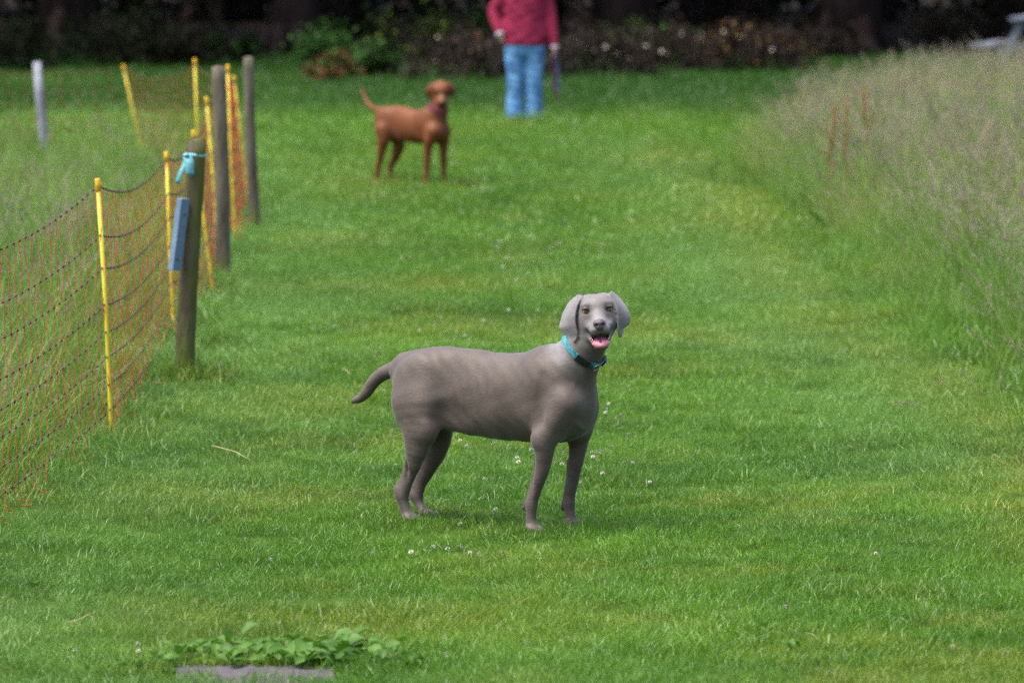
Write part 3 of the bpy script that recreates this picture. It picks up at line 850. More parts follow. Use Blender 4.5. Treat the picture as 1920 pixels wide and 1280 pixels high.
ARM = {-1: [(-0.18, 0.01, 1.29), (-0.295, 0.03, 1.06), (-0.245, -0.055, 0.885)], 1: [(0.18, 0.01, 1.29), (0.245, 0.02, 1.05), (0.285, -0.03, 0.765)]}
for s, (a_, b_, c_) in ARM.items():
    S.chain([(*a_, 0.05), (*b_, 0.036), (*c_, 0.026)], 0.02)
    d_ = np.array(c_) - np.array(b_); d_ /= np.linalg.norm(d_)
    if s < 0:
        d_ = np.array([0.25, -0.15, -0.95])
    sd_ = np.array([0, 1.0, 0]); nrm_ = np.cross(d_, sd_)
    palm = np.array(c_) + d_ * 0.05
    S.cone(palm - sd_ * 0.014, palm + sd_ * 0.014, 0.022, 0.022, 0.012)
    for i, ln in enumerate((0.058, 0.068, 0.063, 0.05)):          # four fingers, curled towards the palm
        r0 = palm + d_ * 0.025 + sd_ * (-0.027 + 0.018 * i)
        r1 = r0 + d_ * ln * 0.5 - nrm_ * 0.006 * s; r2 = r1 + d_ * ln * 0.25 - nrm_ * 0.026 * s
        S.chain([(*r0, 0.0088), (*r1, 0.0082), (*r2, 0.0068)], 0.003)
    t0_ = palm - sd_ * 0.026 - d_ * 0.012; t1_ = t0_ - sd_ * 0.02 + d_ * 0.024 - nrm_ * 0.01 * s; t2_ = t1_ + d_ * 0.026 + sd_ * 0.006 - nrm_ * 0.012 * s
    S.chain([(*t0_, 0.0105), (*t1_, 0.0092), (*t2_, 0.0075)], 0.006)
V, Q = S.surface(2)
obj('body', mesh_from('body', V, Q), M_HUMAN, person)
HAND = np.array(ARM[1][2]) + np.array([0.012, -0.012, -0.07])
# jacket with folds
S = Solid((-0.42, -0.24, 0.66), (0.42, 0.24, 1.46), 0.0075)
zz = np.array([0.735, 0.78, 0.86, 0.98, 1.10, 1.22, 1.30, 1.36, 1.40]); ww = np.array([0.205, 0.212, 0.212, 0.205, 0.208, 0.22, 0.205, 0.14, 0.08]); dd = np.array([0.15, 0.155, 0.152, 0.145, 0.145, 0.14, 0.12, 0.09, 0.07])
def jk(x, y, z):
    zc = np.clip(z, zz[0], zz[-1])
    a = np.interp(zc, zz, ww).astype(np.float32); b_ = np.interp(zc, zz, dd).astype(np.float32)
    fold = 0.005 * np.sin(21 * z + 26 * x + 4 * np.sin(11 * x + 7 * z)) * np.sin(13 * z - 5 * x + 1) + 0.003 * np.sin(47 * z - 31 * x + 3 * np.sin(17 * z))
    q = np.sqrt((x / a) ** 2 + ((y - 0.005) / b_) ** 2)
    d = (q - 1) * np.minimum(a, b_) + fold
    return np.maximum(d, np.maximum(zz[0] + 0.02 * np.cos(8 * x) - z, z - zz[-1]))
S.put(jk, (-0.24, -0.2, 0.70), (0.24, 0.2, 1.42), 0.0)
for s, (a_, b_, c_) in ARM.items():
    S.chain([(*a_, 0.074), (0.5 * (a_[0] + b_[0]), 0.02, 0.5 * (a_[2] + b_[2]), 0.066), (*b_, 0.060), (*c_, 0.044)], 0.035)
V, Q = S.surface(2)
obj('jacket', mesh_from('jacket', V, Q), M_JACKET, person)
for s, (a_, b_, c_) in ARM.items():
    d_ = np.array(c_) - np.array(b_); d_ /= np.linalg.norm(d_)
    cb = MB(); cb.tube([np.array(c_) + d_ * 0.02, np.array(c_) + d_ * 0.042, np.array(c_) + d_ * 0.058], [0.041, 0.040, 0.036], 14)
    cb.build('cuff', M_CUFF, person)
# jeans
S = Solid((-0.26, -0.2, 0.01), (0.26, 0.2, 0.93), 0.0075)
S.chain([(-0.01, 0.005, 0.86, 0.135), (-0.005, 0.005, 0.74, 0.155)], 0.02, (0.82, 1.25, 1))
for s in (-1, 1):
    S.chain([(s * 0.096, 0.0, 0.72, 0.106), (s * 0.094, 0.0, 0.60, 0.097), (s * 0.090, -0.008, 0.44, 0.083), (s * 0.090, 0.004, 0.25, 0.081), (s * 0.091, 0.006, 0.055, 0.086)], 0.02, (1, 0.95, 1))
def wr(x, y, z): return 0.0035 * np.sin(55 * z + 20 * x) * np.sin(23 * z) + 0.003 * np.sin(90 * x + 10 * z) + 0 * y
S.D += (wr(S.ax[0][:, None, None], S.ax[1][None, :, None], S.ax[2][None, None, :])).astype(np.float32)
S.put(lambda x, y, z: (z - 0.035) + 0 * x + 0 * y, (-0.3, -0.3, 0), (0.3, 0.3, 0.04), 0.0, 'cut')
V, Q = S.surface(2)
obj('jeans', mesh_from('jeans', V, Q), M_JEANS, person)
for s in (-1, 1):
    def shoe(q, s=s):
        q.chain([(s * 0.092, 0.05, 0.042, 0.040), (s * 0.096, -0.04, 0.036, 0.038), (s * 0.105, -0.13, 0.028, 0.034), (s * 0.106, -0.16, 0.024, 0.028)], 0.01, (1, 1, 1.05))
        q.put(lambda x, y, z: (z - 0.002) + 0 * x + 0 * y, (-0.3, -0.3, -0.05), (0.3, 0.3, 0.004), 0.0, 'cut')
    small_solid('shoe', M_SHOE, person, (s * 0.1 - 0.08, -0.22, -0.02), (s * 0.1 + 0.08, 0.12, 0.12), 0.006, shoe)
def hair(q):
    q.ell((0, 0.012, 1.565), (0.088, 0.10, 0.105), None, 0.0)
    q.ell((0, 0.05, 1.47), (0.085, 0.055, 0.11), None, 0.04)
    q.ell((0, -0.10, 1.50), (0.062, 0.085, 0.085), None, 0.015, 'cut')
small_solid('hair', M_HAIR, person, (-0.12, -0.14, 1.33), (0.12, 0.14, 1.70), 0.006, hair)
# lead hanging from the hand
leash = empty('dog_leash', pg + HAND)
tag(leash, 'folded purple and blue dog lead hanging from the hand of the person', 'leash')
M_PURPLE = noise_mat('purple_webbing', (0.05, 0.008, 0.05), (0.10, 0.02, 0.09), 60, 0.7)
M_BLUEW = noise_mat('slate_blue_webbing', (0.05, 0.07, 0.13), (0.09, 0.12, 0.2), 60, 0.7)
M_REDL = noise_mat('red_leather', (0.12, 0.014, 0.008), (0.18, 0.025, 0.012), 60, 0.6)
def ribbon_strip(path, wd, th, side=(1, 0, 0)):
    b = MB(); V = []; sd = np.array(side, float)
    P = [np.array(p, float) for p in path]
    for i, p in enumerate(P):
        t = P[min(i + 1, len(P) - 1)] - P[max(i - 1, 0)]; t /= np.linalg.norm(t)
        n_ = np.cross(t, sd); n_ /= np.linalg.norm(n_) + 1e-9; s2 = np.cross(n_, t)
        for a, o in ((-1, -1), (1, -1), (1, 1), (-1, 1)):
            V.append(p + s2 * a * wd / 2 + n_ * o * th / 2)
    F = [(3, 2, 1, 0), tuple((len(P) - 1) * 4 + k for k in range(4))]
    for i in range(len(P) - 1):
        for k in range(4):
            F.append((i * 4 + k, i * 4 + (k + 1) % 4, i * 4 + 4 + (k + 1) % 4, i * 4 + 4 + k))
    b.add(V, F); return b
zl = np.linspace(0, 1, 14)
for nm, mt, x0, x1, y0, zb in (('strap', M_PURPLE, -0.018, -0.006, -0.01, -0.40), ('strap', M_PURPLE, 0.0, 0.012, 0.008, -0.33), ('strap', M_BLUEW, 0.008, 0.03, -0.004, -0.44)):
    ribbon_strip([(x0 + (x1 - x0) * t + 0.006 * math.sin(4 * t), y0 + 0.01 * math.sin(3 * t), 0.03 + (zb - 0.03) * t) for t in zl], 0.026, 0.004).build(nm, mt, leash)
ribbon_strip([(-0.006 + 0.028 * (1 - math.cos(t)) / 2, -0.008, -0.38 - 0.10 * math.sin(t)) for t in np.linspace(0, math.pi, 12)], 0.034, 0.006, (0, 1, 0)).build('handle', M_REDL, leash)

# ------------------------------------------------------------------ electric net fence
M_YEL = noise_mat('yellow_plastic', (0.62, 0.46, 0.022), (0.72, 0.56, 0.045), 12, 0.45, 0.1, 40, c3=(0.42, 0.33, 0.04), scale3=9, t3=(0.58, 0.75))
M_CAP = noise_mat('amber_plastic', (0.60, 0.33, 0.01), (0.70, 0.42, 0.015), 20, 0.4)
M_STRING = noise_mat('red_polythene_string', (0.55, 0.035, 0.022), (0.72, 0.07, 0.04), 30, 0.6)
M_WIRE = noise_mat('orange_black_twine', (0.05, 0.02, 0.015), (0.40, 0.13, 0.05), 130, 0.7, detail=1)
M_BEAD = noise_mat('black_knot', (0.012, 0.010, 0.012), (0.03, 0.024, 0.026), 60, 0.5)
def g2(px, py): return ground(px, py)
posts = []      # base point, top point
def net_post(bpx, tpx, hgt=None):
    b_ = ground(*bpx)
    t_ = at_depth(*tpx, b_[1])
    posts.append((b_, t_))
posts.append((np.array([-1.97, 18.5, 0]), np.array([-2.0, 18.5, 1.07])))
net_post((210, 828), (183, 338))
net_post((328, 645), (312, 287))
net_post((400, 552), (362, 247))
net_post((409, 487), (387, 184))
net_post((441, 449), (427, 124))
net_post((466, 381), (438, 144))
net_post((372, 366), (365, 112))
net_post((276, 318), (231, 124))
posts.append((ground(-160, 330), at_depth(-180, 110, ground(-160, 330)[1])))
fence = empty('electric_net_fence', posts[1][0])
tag(fence, 'orange red electric net fence on yellow posts along the path edge', 'fence')
fo = posts[1][0]
for i, (b_, t_) in enumerate(posts):
    mb = MB(); ax_ = (t_ - b_) / np.linalg.norm(t_ - b_)
    mb.tube([b_ - ax_ * 0.08 - fo, b_ + ax_ * 0.02 - fo, b_ + (t_ - b_) * 0.5 + np.array([0.006 * math.sin(i * 2.1), 0, 0]) - fo, t_ - fo], [0.004, 0.0092, 0.0092, 0.0088], 12)
    po = mb.build('post', M_YEL, fence)
    mb = MB(); mb.tube([t_ - ax_ * 0.045 - fo, t_ - ax_ * 0.043 - fo, t_ + ax_ * 0.004 - fo, t_ + ax_ * 0.008 - fo], [0.0105, 0.0118, 0.0118, 0.009], 12)
    mb.box(t_ - ax_ * 0.022 - fo + np.array([0.009, 0, 0]), (0.010, 0.010, 0.028))
    mb.build('cap', M_CAP, po)
HFRAC = [1.0 - 0.02, 0.79, 0.665, 0.525, 0.42, 0.325, 0.22, 0.125]
r2 = np.random.default_rng(11)
bays = []
for i in range(len(posts) - 1):
    (b0, t0_), (b1, t1_) = posts[i], posts[i + 1]
    L_ = np.linalg.norm((b1 - b0)[:2]); n_ = max(6, int(round(L_ / 0.16)))
    bays.append((b0, t0_, b1, t1_, n_, 0.085 if i < 2 else 0.06 + 0.05 * r2.random()))
def net_pt(bay, s, h, sagk=1.0):
    b0, t0_, b1, t1_, n_, sag = bay
    p = (b0 + (t0_ - b0) * h) * (1 - s) + (b1 + (t1_ - b1) * h) * s
    p = p.copy(); p[2] -= sag * 4 * s * (1 - s) * (0.35 + 0.65 * h) * sagk
    return p
for h in HFRAC:
    wm, km = MB(), MB()
    for bi, bay in enumerate(bays):
        n_ = bay[4]
        wm.tube([net_pt(bay, j / n_, h) - fo for j in range(n_ + 1)], 0.0019, 4, False)
        for j in range(n_ + 1):
            c = net_pt(bay, j / n_, h) - fo
            d_ = net_pt(bay, min(1, j / n_ + 0.02), h) - net_pt(bay, j / n_ - 0.02, h); d_ /= np.linalg.norm(d_)
            km.tube([c - d_ * 0.011, c - d_ * 0.006, c + d_ * 0.006, c + d_ * 0.011], [0.0025, 0.0056, 0.0056, 0.0025], 6)
    wo = wm.build('line_wire', M_WIRE, fence)
    tag(km.build('knots', M_BEAD, wo, smooth=True), kind='stuff')
far = MB(); n_str = 0
for bi, bay in enumerate(bays):
    n_ = bay[4]
    d_ = bay[2] - bay[0]; d_ = d_ / np.linalg.norm(d_); sidev = np.array([d_[1], -d_[0], 0])
    for j in range(n_ + 1):
        ph, am = r2.uniform(0, 6.28, 3), r2.uniform(0.003, 0.016)
        ln = []
        hs = list(np.linspace(0.98, 0.125, 22))
        for h in hs:
            p = net_pt(bay, j / n_, h)
            env = 0.35 + 0.65 * abs(math.sin(18 * h + ph[2]))
            p = p + d_ * am * env * (math.sin(23 * h + ph[0]) + 0.6 * math.sin(41 * h + ph[1])) + sidev * am * 0.7 * env * math.sin(29 * h + ph[1])
            ln.append(p - fo)
        if True:
            p = ln[-1] + fo; drop = p[2]; out = r2.uniform(0.0, 0.07); alng = r2.uniform(-0.10, 0.06)
            for q in (0.35, 0.7, 1.0, 1.15):
                ln.append(p + sidev * out * q * q + d_ * alng * q + np.array([0, 0, -drop * min(q, 1) + 0.03 * (q >= 1)]) - fo)
        if bi < 3 or n_str < 200:
            m_ = MB(); m_.tube(ln, 0.0014, 3, False); m_.build('net_string', M_STRING, fence); n_str += 1
        else:
            far.tube(ln, 0.00135, 3, False)
tag(far.build('far_net_strings', M_STRING, fence), kind='stuff')

# ------------------------------------------------------------------ timber posts, painted board, ribbon, pole
M_TIMBER = noise_mat('mossy_timber', (0.05, 0.042, 0.028), (0.13, 0.108, 0.075), 16, 0.9, 0.9, 26, c3=(0.085, 0.115, 0.014), scale3=5.5, t3=(0.42, 0.60), stretch=(1, 1, 0.22), spec=0.15, bdist=0.02)
M_TIMBER2 = noise_mat('grey_timber', (0.07, 0.06, 0.042), (0.17, 0.15, 0.115), 16, 0.9, 0.9, 26, c3=(0.12, 0.14, 0.022), scale3=4.5, t3=(0.5, 0.62), stretch=(1, 1, 0.22), spec=0.15, bdist=0.02)
def timber(bpx, tpx, r, label, mat, seed, slant=0.0):
    b_ = ground(*bpx); t_ = at_depth(*tpx, b_[1] + 0.01)
    rr = np.random.default_rng(seed); n, m = 18, 16
    mb = MB(); V, F = [], []
    lob = rr.uniform(-1, 1, (3, 2)); crack = rr.uniform(0, 6.28, 2)
    for i in range(m + 1):
        f = i / m; c = b_ * (1 - f) + t_ * f - b_; c[2] -= 0.15 * (1 - f) * (i == 0)
        c = c + np.array([0.004 * math.sin(5 * f + seed), 0.004 * math.cos(4 * f), 0])
        for k in range(n):
            a = 2 * math.pi * k / n
            rad = r * (1.04 - 0.07 * f) * (1 + 0.03 * lob[0, 0] * math.cos(2 * a) + 0.04 * lob[0, 1] * math.sin(3 * a + 2 * f) + 0.012 * rr.normal())
            for ck in crack:
                dl = (a - ck + math.pi) % (2 * math.pi) - math.pi
                if abs(dl) < 0.2:
                    rad *= 0.86
            if i == m: rad *= 0.93
            p = c + np.array([rad * math.cos(a), rad * math.sin(a), 0])
            if i >= m - 0: p[2] += slant * r * math.cos(a) + 0.004 * rr.normal()
            V.append(p)
    for i in range(m):
        for k in range(n):
            F.append((i * n + k, i * n + (k + 1) % n, (i + 1) * n + (k + 1) % n, (i + 1) * n + k))
    V.append(t_ - b_ + np.array([0, 0, 0.008])); top = len(V) - 1
    for k in range(n):
        F.append((m * n + k, m * n + (k + 1) % n, top))
    mb.add(V, F)
    o = mb.build('timber_post', mat)
    o.location = b_
    tag(o, label, 'post', 'timber posts along the net fence')
    return b_, t_
pb, pt = timber((345, 716), (368, 263), 0.046, 'dark mossy timber post with a painted board and ribbon', M_TIMBER, 3, 0.1)
timber((420, 522), (410, 126), 0.042, 'weathered timber post between the yellow net posts, second from the near end', M_TIMBER2, 5)
timber((476, 424), (465, 108), 0.038, 'greenish timber post at the far end of the net fence', M_TIMBER2, 8)
# grey pole far left
gb = ground(86, 312); gt = at_depth(69, 116, gb[1])
mb = MB(); mb.tube([(gb - gb) - np.array([0, 0, 0.1]), (gt - gb) * 0.3 + np.array([0.004, 0, 0]), (gt - gb) * 0.7, gt - gb], [0.043, 0.041, 0.038, 0.034], 12)
o = mb.build('pole', noise_mat('pale_weathered_pole', (0.16, 0.17, 0.20), (0.34, 0.36, 0.42), 9, 0.7, 0.4, 30, c3=(0.06, 0.055, 0.06), scale3=6, t3=(0.5, 0.62), stretch=(1, 1, 0.3)))
o.location = gb
tag(o, 'pale grey pole standing alone in the long grass behind the fence', 'pole')
# slate blue board nailed to the near timber post
M_BLUE = noise_mat('slate_blue_paint', (0.12, 0.19, 0.29), (0.17, 0.25, 0.36), 10, 0.6, 0.3, 60, c3=(0.05, 0.075, 0.10), scale3=14, t3=(0.62, 0.7))
Yb = pb[1] - 0.075
p_top, p_bot = at_depth(344, 372, Yb), at_depth(327, 507, Yb)
axz = p_top - p_bot; Lb = np.linalg.norm(axz); axz /= Lb
axx = np.array([math.cos(0.95), math.sin(0.95), 0.0]); axx -= axz * (axx @ axz); axx /= np.linalg.norm(axx); axy = np.cross(axz, axx)
board = empty('painted_board', (p_top + p_bot) / 2)
tag(board, 'slate blue painted board hanging aslant on the mossy timber post', 'board')
mb = MB(); mb.box((0, 0, 0), (0.062, 0.03, Lb), np.stack([axx, axy, axz], 1))
mb.build('panel', M_BLUE, board, smooth=False, bevel=0.003)
M_NAIL = noise_mat('rusty_nail', (0.02, 0.012, 0.01), (0.05, 0.025, 0.015), 40, 0.7)
for s_, q_ in ((0.28, 0.006), (-0.34, -0.008)):
    mb = MB(); c = axz * Lb * s_ + axx * q_ + axy * -0.015 * (1 if axy[1] > 0 else -1)
    dn = axy * (-1 if axy[1] > 0 else 1)
    mb.tube([c, c + dn * 0.003], [0.0055, 0.0045], 8); mb.build('nail', M_NAIL, board)
# turquoise ribbon tied round the post
M_RIB = noise_mat('turquoise_tape', (0.13, 0.42, 0.46), (0.22, 0.55, 0.58), 30, 0.5, 0.3, 60, c3=(0.08, 0.28, 0.34), scale3=18, t3=(0.5, 0.7))
knot = at_depth(349, 292, pb[1] - 0.062)
rib = empty('tied_ribbon', knot)
tag(rib, 'turquoise ribbon tied round the top of the mossy timber post', 'ribbon')
def tail(end_px, yy, wd, sd):
    e = at_depth(*end_px, pb[1] + yy) - knot
    return ribbon_strip([e * t + np.array([0.006 * math.sin(5 * t), -0.012 * math.sin(math.pi * t), 0.010 * math.sin(math.pi * t)]) for t in np.linspace(0, 1, 9)], wd, 0.002, sd)
tail((360, 329), -0.075, 0.040, (1, 0.3, 0.1)).build('tail', M_RIB, rib)
tail((335, 345), -0.05, 0.028, (0.8, -0.6, 0)).build('tail', M_RIB, rib)
fr = (knot[2] - pb[2]) / (pt[2] - pb[2]); pc = pb * (1 - fr) + pt * fr - knot
mb = MB(); mb.tube([pc + np.array([0.049 * math.cos(t), 0.049 * math.sin(t), 0.004 * math.sin(2 * t)]) for t in np.linspace(0, 2 * math.pi, 25)], 0.007, 6, False, flat=0.3)
mb.build('loop', M_RIB, rib)
mb = MB(); mb.tube([(-0.012, 0, -0.008), (-0.004, -0.006, 0.002), (0.006, -0.006, 0.004), (0.012, 0, -0.006)], [0.006, 0.011, 0.011, 0.006], 8); mb.build('knot', M_RIB, rib)

# ------------------------------------------------------------------ ground
M_SOIL = noise_mat('turf_soil', (0.035, 0.075, 0.010), (0.065, 0.12, 0.018), 6, 0.95, 0.6, 40, c3=(0.08, 0.075, 0.025), scale3=1.2, t3=(0.6, 0.85), coord='Object', spec=0.05)
def sheet(name, x0, x1, y0, y1, z, mat, nx=60, ny=80, amp=0.0):
    xs_, ys_ = np.linspace(x0, x1, nx), np.linspace(y0, y1, ny)
    X, Y = np.meshgrid(xs_, ys_)
    Z = z + amp * (np.sin(X * 1.3 + 1.1 * np.sin(Y * 0.7)) * np.sin(Y * 0.9) - 0.5)
    V = np.stack([X.ravel(), Y.ravel(), Z.ravel()], 1)
    i = (np.arange(ny - 1)[:, None] * nx + np.arange(nx - 1)[None, :]).ravel()
    o = obj(name, mesh_from(name, V, np.stack([i, i + 1, i + nx + 1, i + nx], 1)), mat)
    return tag(o, kind='structure')
o = sheet('ground', -260, 260, -60, 460, -0.005, M_SOIL, 60, 60, 0.0)
o['label'] = 'grassy ground under the lawn and the meadow'
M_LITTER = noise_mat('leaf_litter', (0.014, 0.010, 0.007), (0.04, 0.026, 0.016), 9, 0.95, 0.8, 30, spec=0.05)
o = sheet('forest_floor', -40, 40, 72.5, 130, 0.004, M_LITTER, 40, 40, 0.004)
o['label'] = 'dark leaf litter under the trees'

# ------------------------------------------------------------------ scattering
def tilt(tx, ty, ph):
    """spin by ph, then lean about the place's x and y axes -> euler"""
    n = len(ph); z, o = np.zeros(n), np.ones(n)
    c, s = np.cos, np.sin
    A = np.array([[o, z, z], [z, c(tx), -s(tx)], [z, s(tx), c(tx)]]).transpose(2, 0, 1)
    B = np.array([[c(ty), z, s(ty)], [z, o, z], [-s(ty), z, c(ty)]]).transpose(2, 0, 1)
    C_ = np.array([[c(ph), -s(ph), z], [s(ph), c(ph), z], [z, z, o]]).transpose(2, 0, 1)
    M = A @ B @ C_
    return np.stack([np.arctan2(M[:, 2, 1], M[:, 2, 2]), np.arcsin(np.clip(-M[:, 2, 0], -1, 1)), np.arctan2(M[:, 1, 0], M[:, 0, 0])], 1)
def scatter(name, P, rot, scl, idx, tint, pale, sources, label, cat, shade_mottle=None):
    shade_mottle = np.zeros(len(P)) if shade_mottle is None else shade_mottle
    me = bpy.data.meshes.new(name)
    me.vertices.add(len(P)); me.vertices.foreach_set('co', np.asarray(P, np.float32).ravel())
    for nm, ty, dat, key in (('rot', 'FLOAT_VECTOR', rot, 'vector'), ('scl', 'FLOAT', scl, 'value'), ('idx', 'INT', idx, 'value'), ('tint', 'FLOAT', tint, 'value'), ('pale', 'FLOAT', pale, 'value'), ('shade_mottle', 'FLOAT', shade_mottle, 'value')):
        a = me.attributes.new(nm, ty, 'POINT')
        a.data.foreach_set(key, np.asarray(dat, np.int32 if ty == 'INT' else np.float32).ravel())
    o = obj(name, me, None)
    col = bpy.data.collections.new(name + '_kinds')
    for i, s in enumerate(sources):
        so = bpy.data.objects.new('%s_kind_%02d' % (name, i), s); col.objects.link(so)
    ng = bpy.data.node_groups.new(name, 'GeometryNodeTree')
    ng.interface.new_socket('Geometry', in_out='INPUT', socket_type='NodeSocketGeometry')
    ng.interface.new_socket('Geometry', in_out='OUTPUT', socket_type='NodeSocketGeometry')
    N, L = ng.nodes, ng.links
    gi, go = N.new('NodeGroupInput'), N.new('NodeGroupOutput')
    ci = N.new('GeometryNodeCollectionInfo'); ci.inputs['Collection'].default_value = col
    ci.inputs['Separate Children'].default_value = True; ci.inputs['Reset Children'].default_value = True
    ip = N.new('GeometryNodeInstanceOnPoints'); ip.inputs['Pick Instance'].default_value = True
    def na(nm, ty):
        n = N.new('GeometryNodeInputNamedAttribute'); n.data_type = ty; n.inputs['Name'].default_value = nm
        return n.outputs['Attribute']
    er = N.new('FunctionNodeEulerToRotation')
    L.new(na('rot', 'FLOAT_VECTOR'), er.inputs[0])
    L.new(gi.outputs[0], ip.inputs['Points']); L.new(ci.outputs[0], ip.inputs['Instance'])
    L.new(na('idx', 'INT'), ip.inputs['Instance Index']); L.new(er.outputs[0], ip.inputs['Rotation']); L.new(na('scl', 'FLOAT'), ip.inputs['Scale'])
    L.new(ip.outputs[0], go.inputs[0])
    md = o.modifiers.new('scatter', 'NODES'); md.node_group = ng
    return tag(o, label, cat, kind='stuff')

def blades(rs, n, rad, h, wd, lean, curl, seg=2, clip=0.0):
    """n grass blades in one mesh: base points in a disc, each bent over along its own direction"""
    V, F = [], []
    for _ in range(n):
        r_, a_ = rad * math.sqrt(rs.random()), rs.uniform(0, 6.283)
        bx_, by_ = r_ * math.cos(a_), r_ * math.sin(a_)
        H_ = h[0] + (h[1] - h[0]) * rs.random(); W_ = wd[0] + (wd[1] - wd[0]) * rs.random()
        da = rs.uniform(0, 6.283); dx, dy = math.cos(da), math.sin(da)
        le, cu = abs(rs.normal(0, lean)), abs(rs.normal(curl, curl * 0.5))
        fa = rs.uniform(0, 6.283); fx, fy = math.cos(fa) * W_ / 2, math.sin(fa) * W_ / 2
        b = len(V)
        for i in range(seg + 1):
            t = i / seg
            ho = H_ * (le * t + cu * t * t); z = H_ * t * math.sqrt(max(0.05, 1 - min(0.95, (le + cu * t) ** 2 * 0.5)))
            wv = (1 - t ** 1.8 * (1 - clip))
            c = (bx_ + dx * ho, by_ + dy * ho, z)
            if i == seg and clip == 0:
                V.append(c)
            else:
                V.append((c[0] - fx * wv, c[1] - fy * wv, c[2])); V.append((c[0] + fx * wv, c[1] + fy * wv, c[2]))
        for i in range(seg):
            q = b + 2 * i
            F.append((q, q + 1, q + 2) if (i == seg - 1 and clip == 0) else (q, q + 1, q + 3, q + 2))
    return V, F
def tuft(name, mats, parts):
    V, F, M = [], [], []
    for (v, f, m) in parts:
        b = len(V); V += v; F += [tuple(i + b for i in q) for q in f]; M += [m] * len(f)
    me = mesh_from(name, V, F, True)
    for x in mats:
        me.materials.append(x)
    me.polygons.foreach_set('material_index', M)
    return me
def panicle(rs, H_, lean, kind, n=46):
    """a flowering stalk with its seed head"""
    da = rs.uniform(0, 6.283); dx, dy = math.cos(da), math.sin(da)
    pts = []
    for i in range(7):
        t = i / 6
        pts.append(np.array([dx * H_ * (lean * t + 0.22 * t ** 3), dy * H_ * (lean * t + 0.22 * t ** 3), H_ * t * (1 - 0.12 * t * t)]))
    sm = MB(); sm.tube(pts, [0.0016] * 6 + [0.0008], 3, False)
    hv, hf = [], []
    L_ = H_ * rs.uniform(0.14, 0.22)
    d_ = pts[-1] - pts[-2]; d_ /= np.linalg.norm(d_)
    for _ in range(n):
        t = rs.random()
        wv = {0: 0.011 * (1 - t * 0.6), 1: 0.030 * (1 - t) + 0.006}[kind]
        c = pts[-1] - d_ * L_ * (1 - t) + rs.normal(0, 1, 3) * wv * 0.6
        ax_ = d_ * 0.8 + rs.normal(0, 0.4, 3); ax_ /= np.linalg.norm(ax_)
        s_ = np.cross(ax_, rs.normal(0, 1, 3)); s_ /= np.linalg.norm(s_) + 1e-9
        l_, w_ = rs.uniform(0.006, 0.012), rs.uniform(0.0022, 0.004)
        b = len(hv)
        hv += [c - ax_ * l_ / 2, c + s_ * w_ / 2, c + ax_ * l_ / 2, c - s_ * w_ / 2]
        hf.append((b, b + 1, b + 2, b + 3))
    return (sm.V, sm.F), ([tuple(v) for v in hv], hf)

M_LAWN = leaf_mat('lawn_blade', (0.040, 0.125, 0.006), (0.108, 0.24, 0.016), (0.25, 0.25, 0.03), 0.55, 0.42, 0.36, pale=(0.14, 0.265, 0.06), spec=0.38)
M_TALL = leaf_mat('meadow_blade', (0.045, 0.125, 0.006), (0.115, 0.24, 0.018), (0.34, 0.28, 0.09), 0.8, 0.38, 0.5, pale=(0.2, 0.3, 0.1))
M_STALK = leaf_mat('meadow_stalk', (0.07, 0.135, 0.02), (0.14, 0.18, 0.05), (0.22, 0.19, 0.07), 1.0, 0.2, 0.6)
M_SEED = leaf_mat('seed_head', (0.16, 0.125, 0.115), (0.31, 0.255, 0.22), (0.28, 0.22, 0.14), 1.3, 0.3, 0.8, spec=0.1)
rs = np.random.default_rng(21)
near_k = [tuft('lawn_near', [M_LAWN], [(*blades(rs, 170, 0.105, (0.014, 0.036), (0.0012, 0.0026), 0.55, 0.45, 2, 0.35), 0)]) for _ in range(6)]
long_k = [tuft('lawn_long', [M_LAWN], [(*blades(rs, 85, 0.095, (0.03, 0.075), (0.0015, 0.0032), 0.4, 0.5, 3), 0)]) for _ in range(4)]
far_k = [tuft('lawn_far', [M_LAWN], [(*blades(rs, 110, 0.17, (0.018, 0.042), (0.0035, 0.007), 0.5, 0.4, 1, 0.4), 0)]) for _ in range(4)]

FENX = (np.array([p[0][1] for p in posts[:7]]), np.array([p[0][0] for p in posts[:7]]))
def fence_x(d): return np.interp(d, np.r_[FENX[0], 47, 52, 60], np.r_[FENX[1], -2.6, -3.4, -5])
MB_D = np.array([14, 26.7, 28.6, 35, 39.7, 44.8, 50, 56, 61.7]); MB_X = np.array([2.62, 2.42, 2.28, 2.12, 1.98, 1.86, 2.15, 3.2, 4.9])
def meadow_x(d): return np.interp(d, MB_D, MB_X)
YL = np.array([ground(*p) for p in ((1240, 300), (1330, 350), (1400, 430), (1440, 540), (1560, 625), (1690, 690), (1790, 760), (1900, 870), (1990, 1010))])
PL = np.array([ground(*p) for p in ((1150, 290), (1250, 350), (1330, 470), (1420, 600), (1560, 700), (1700, 850))])
def streak(L_, x, y, w_):
    o_ = np.argsort(L_[:, 1]); return np.exp(-((x - np.interp(y, L_[o_, 1], L_[o_, 0])) / w_) ** 2) * (y > L_[:, 1].min() - 1) * (y < L_[:, 1].max() + 1)
def vnoise(x, y, f, seed=0):
    r_ = np.random.default_rng(seed); T = r_.random((64, 64))
    X, Y = x * f + 100, y * f + 100; i, j = np.floor(X).astype(int), np.floor(Y).astype(int); a, b = X - i, Y - j
    a, b = a * a * (3 - 2 * a), b * b * (3 - 2 * b)
    g = lambda p, q: T[p % 64, q % 64]
    return (g(i, j) * (1 - a) + g(i + 1, j) * a) * (1 - b) + (g(i, j + 1) * (1 - a) + g(i + 1, j + 1) * a) * b

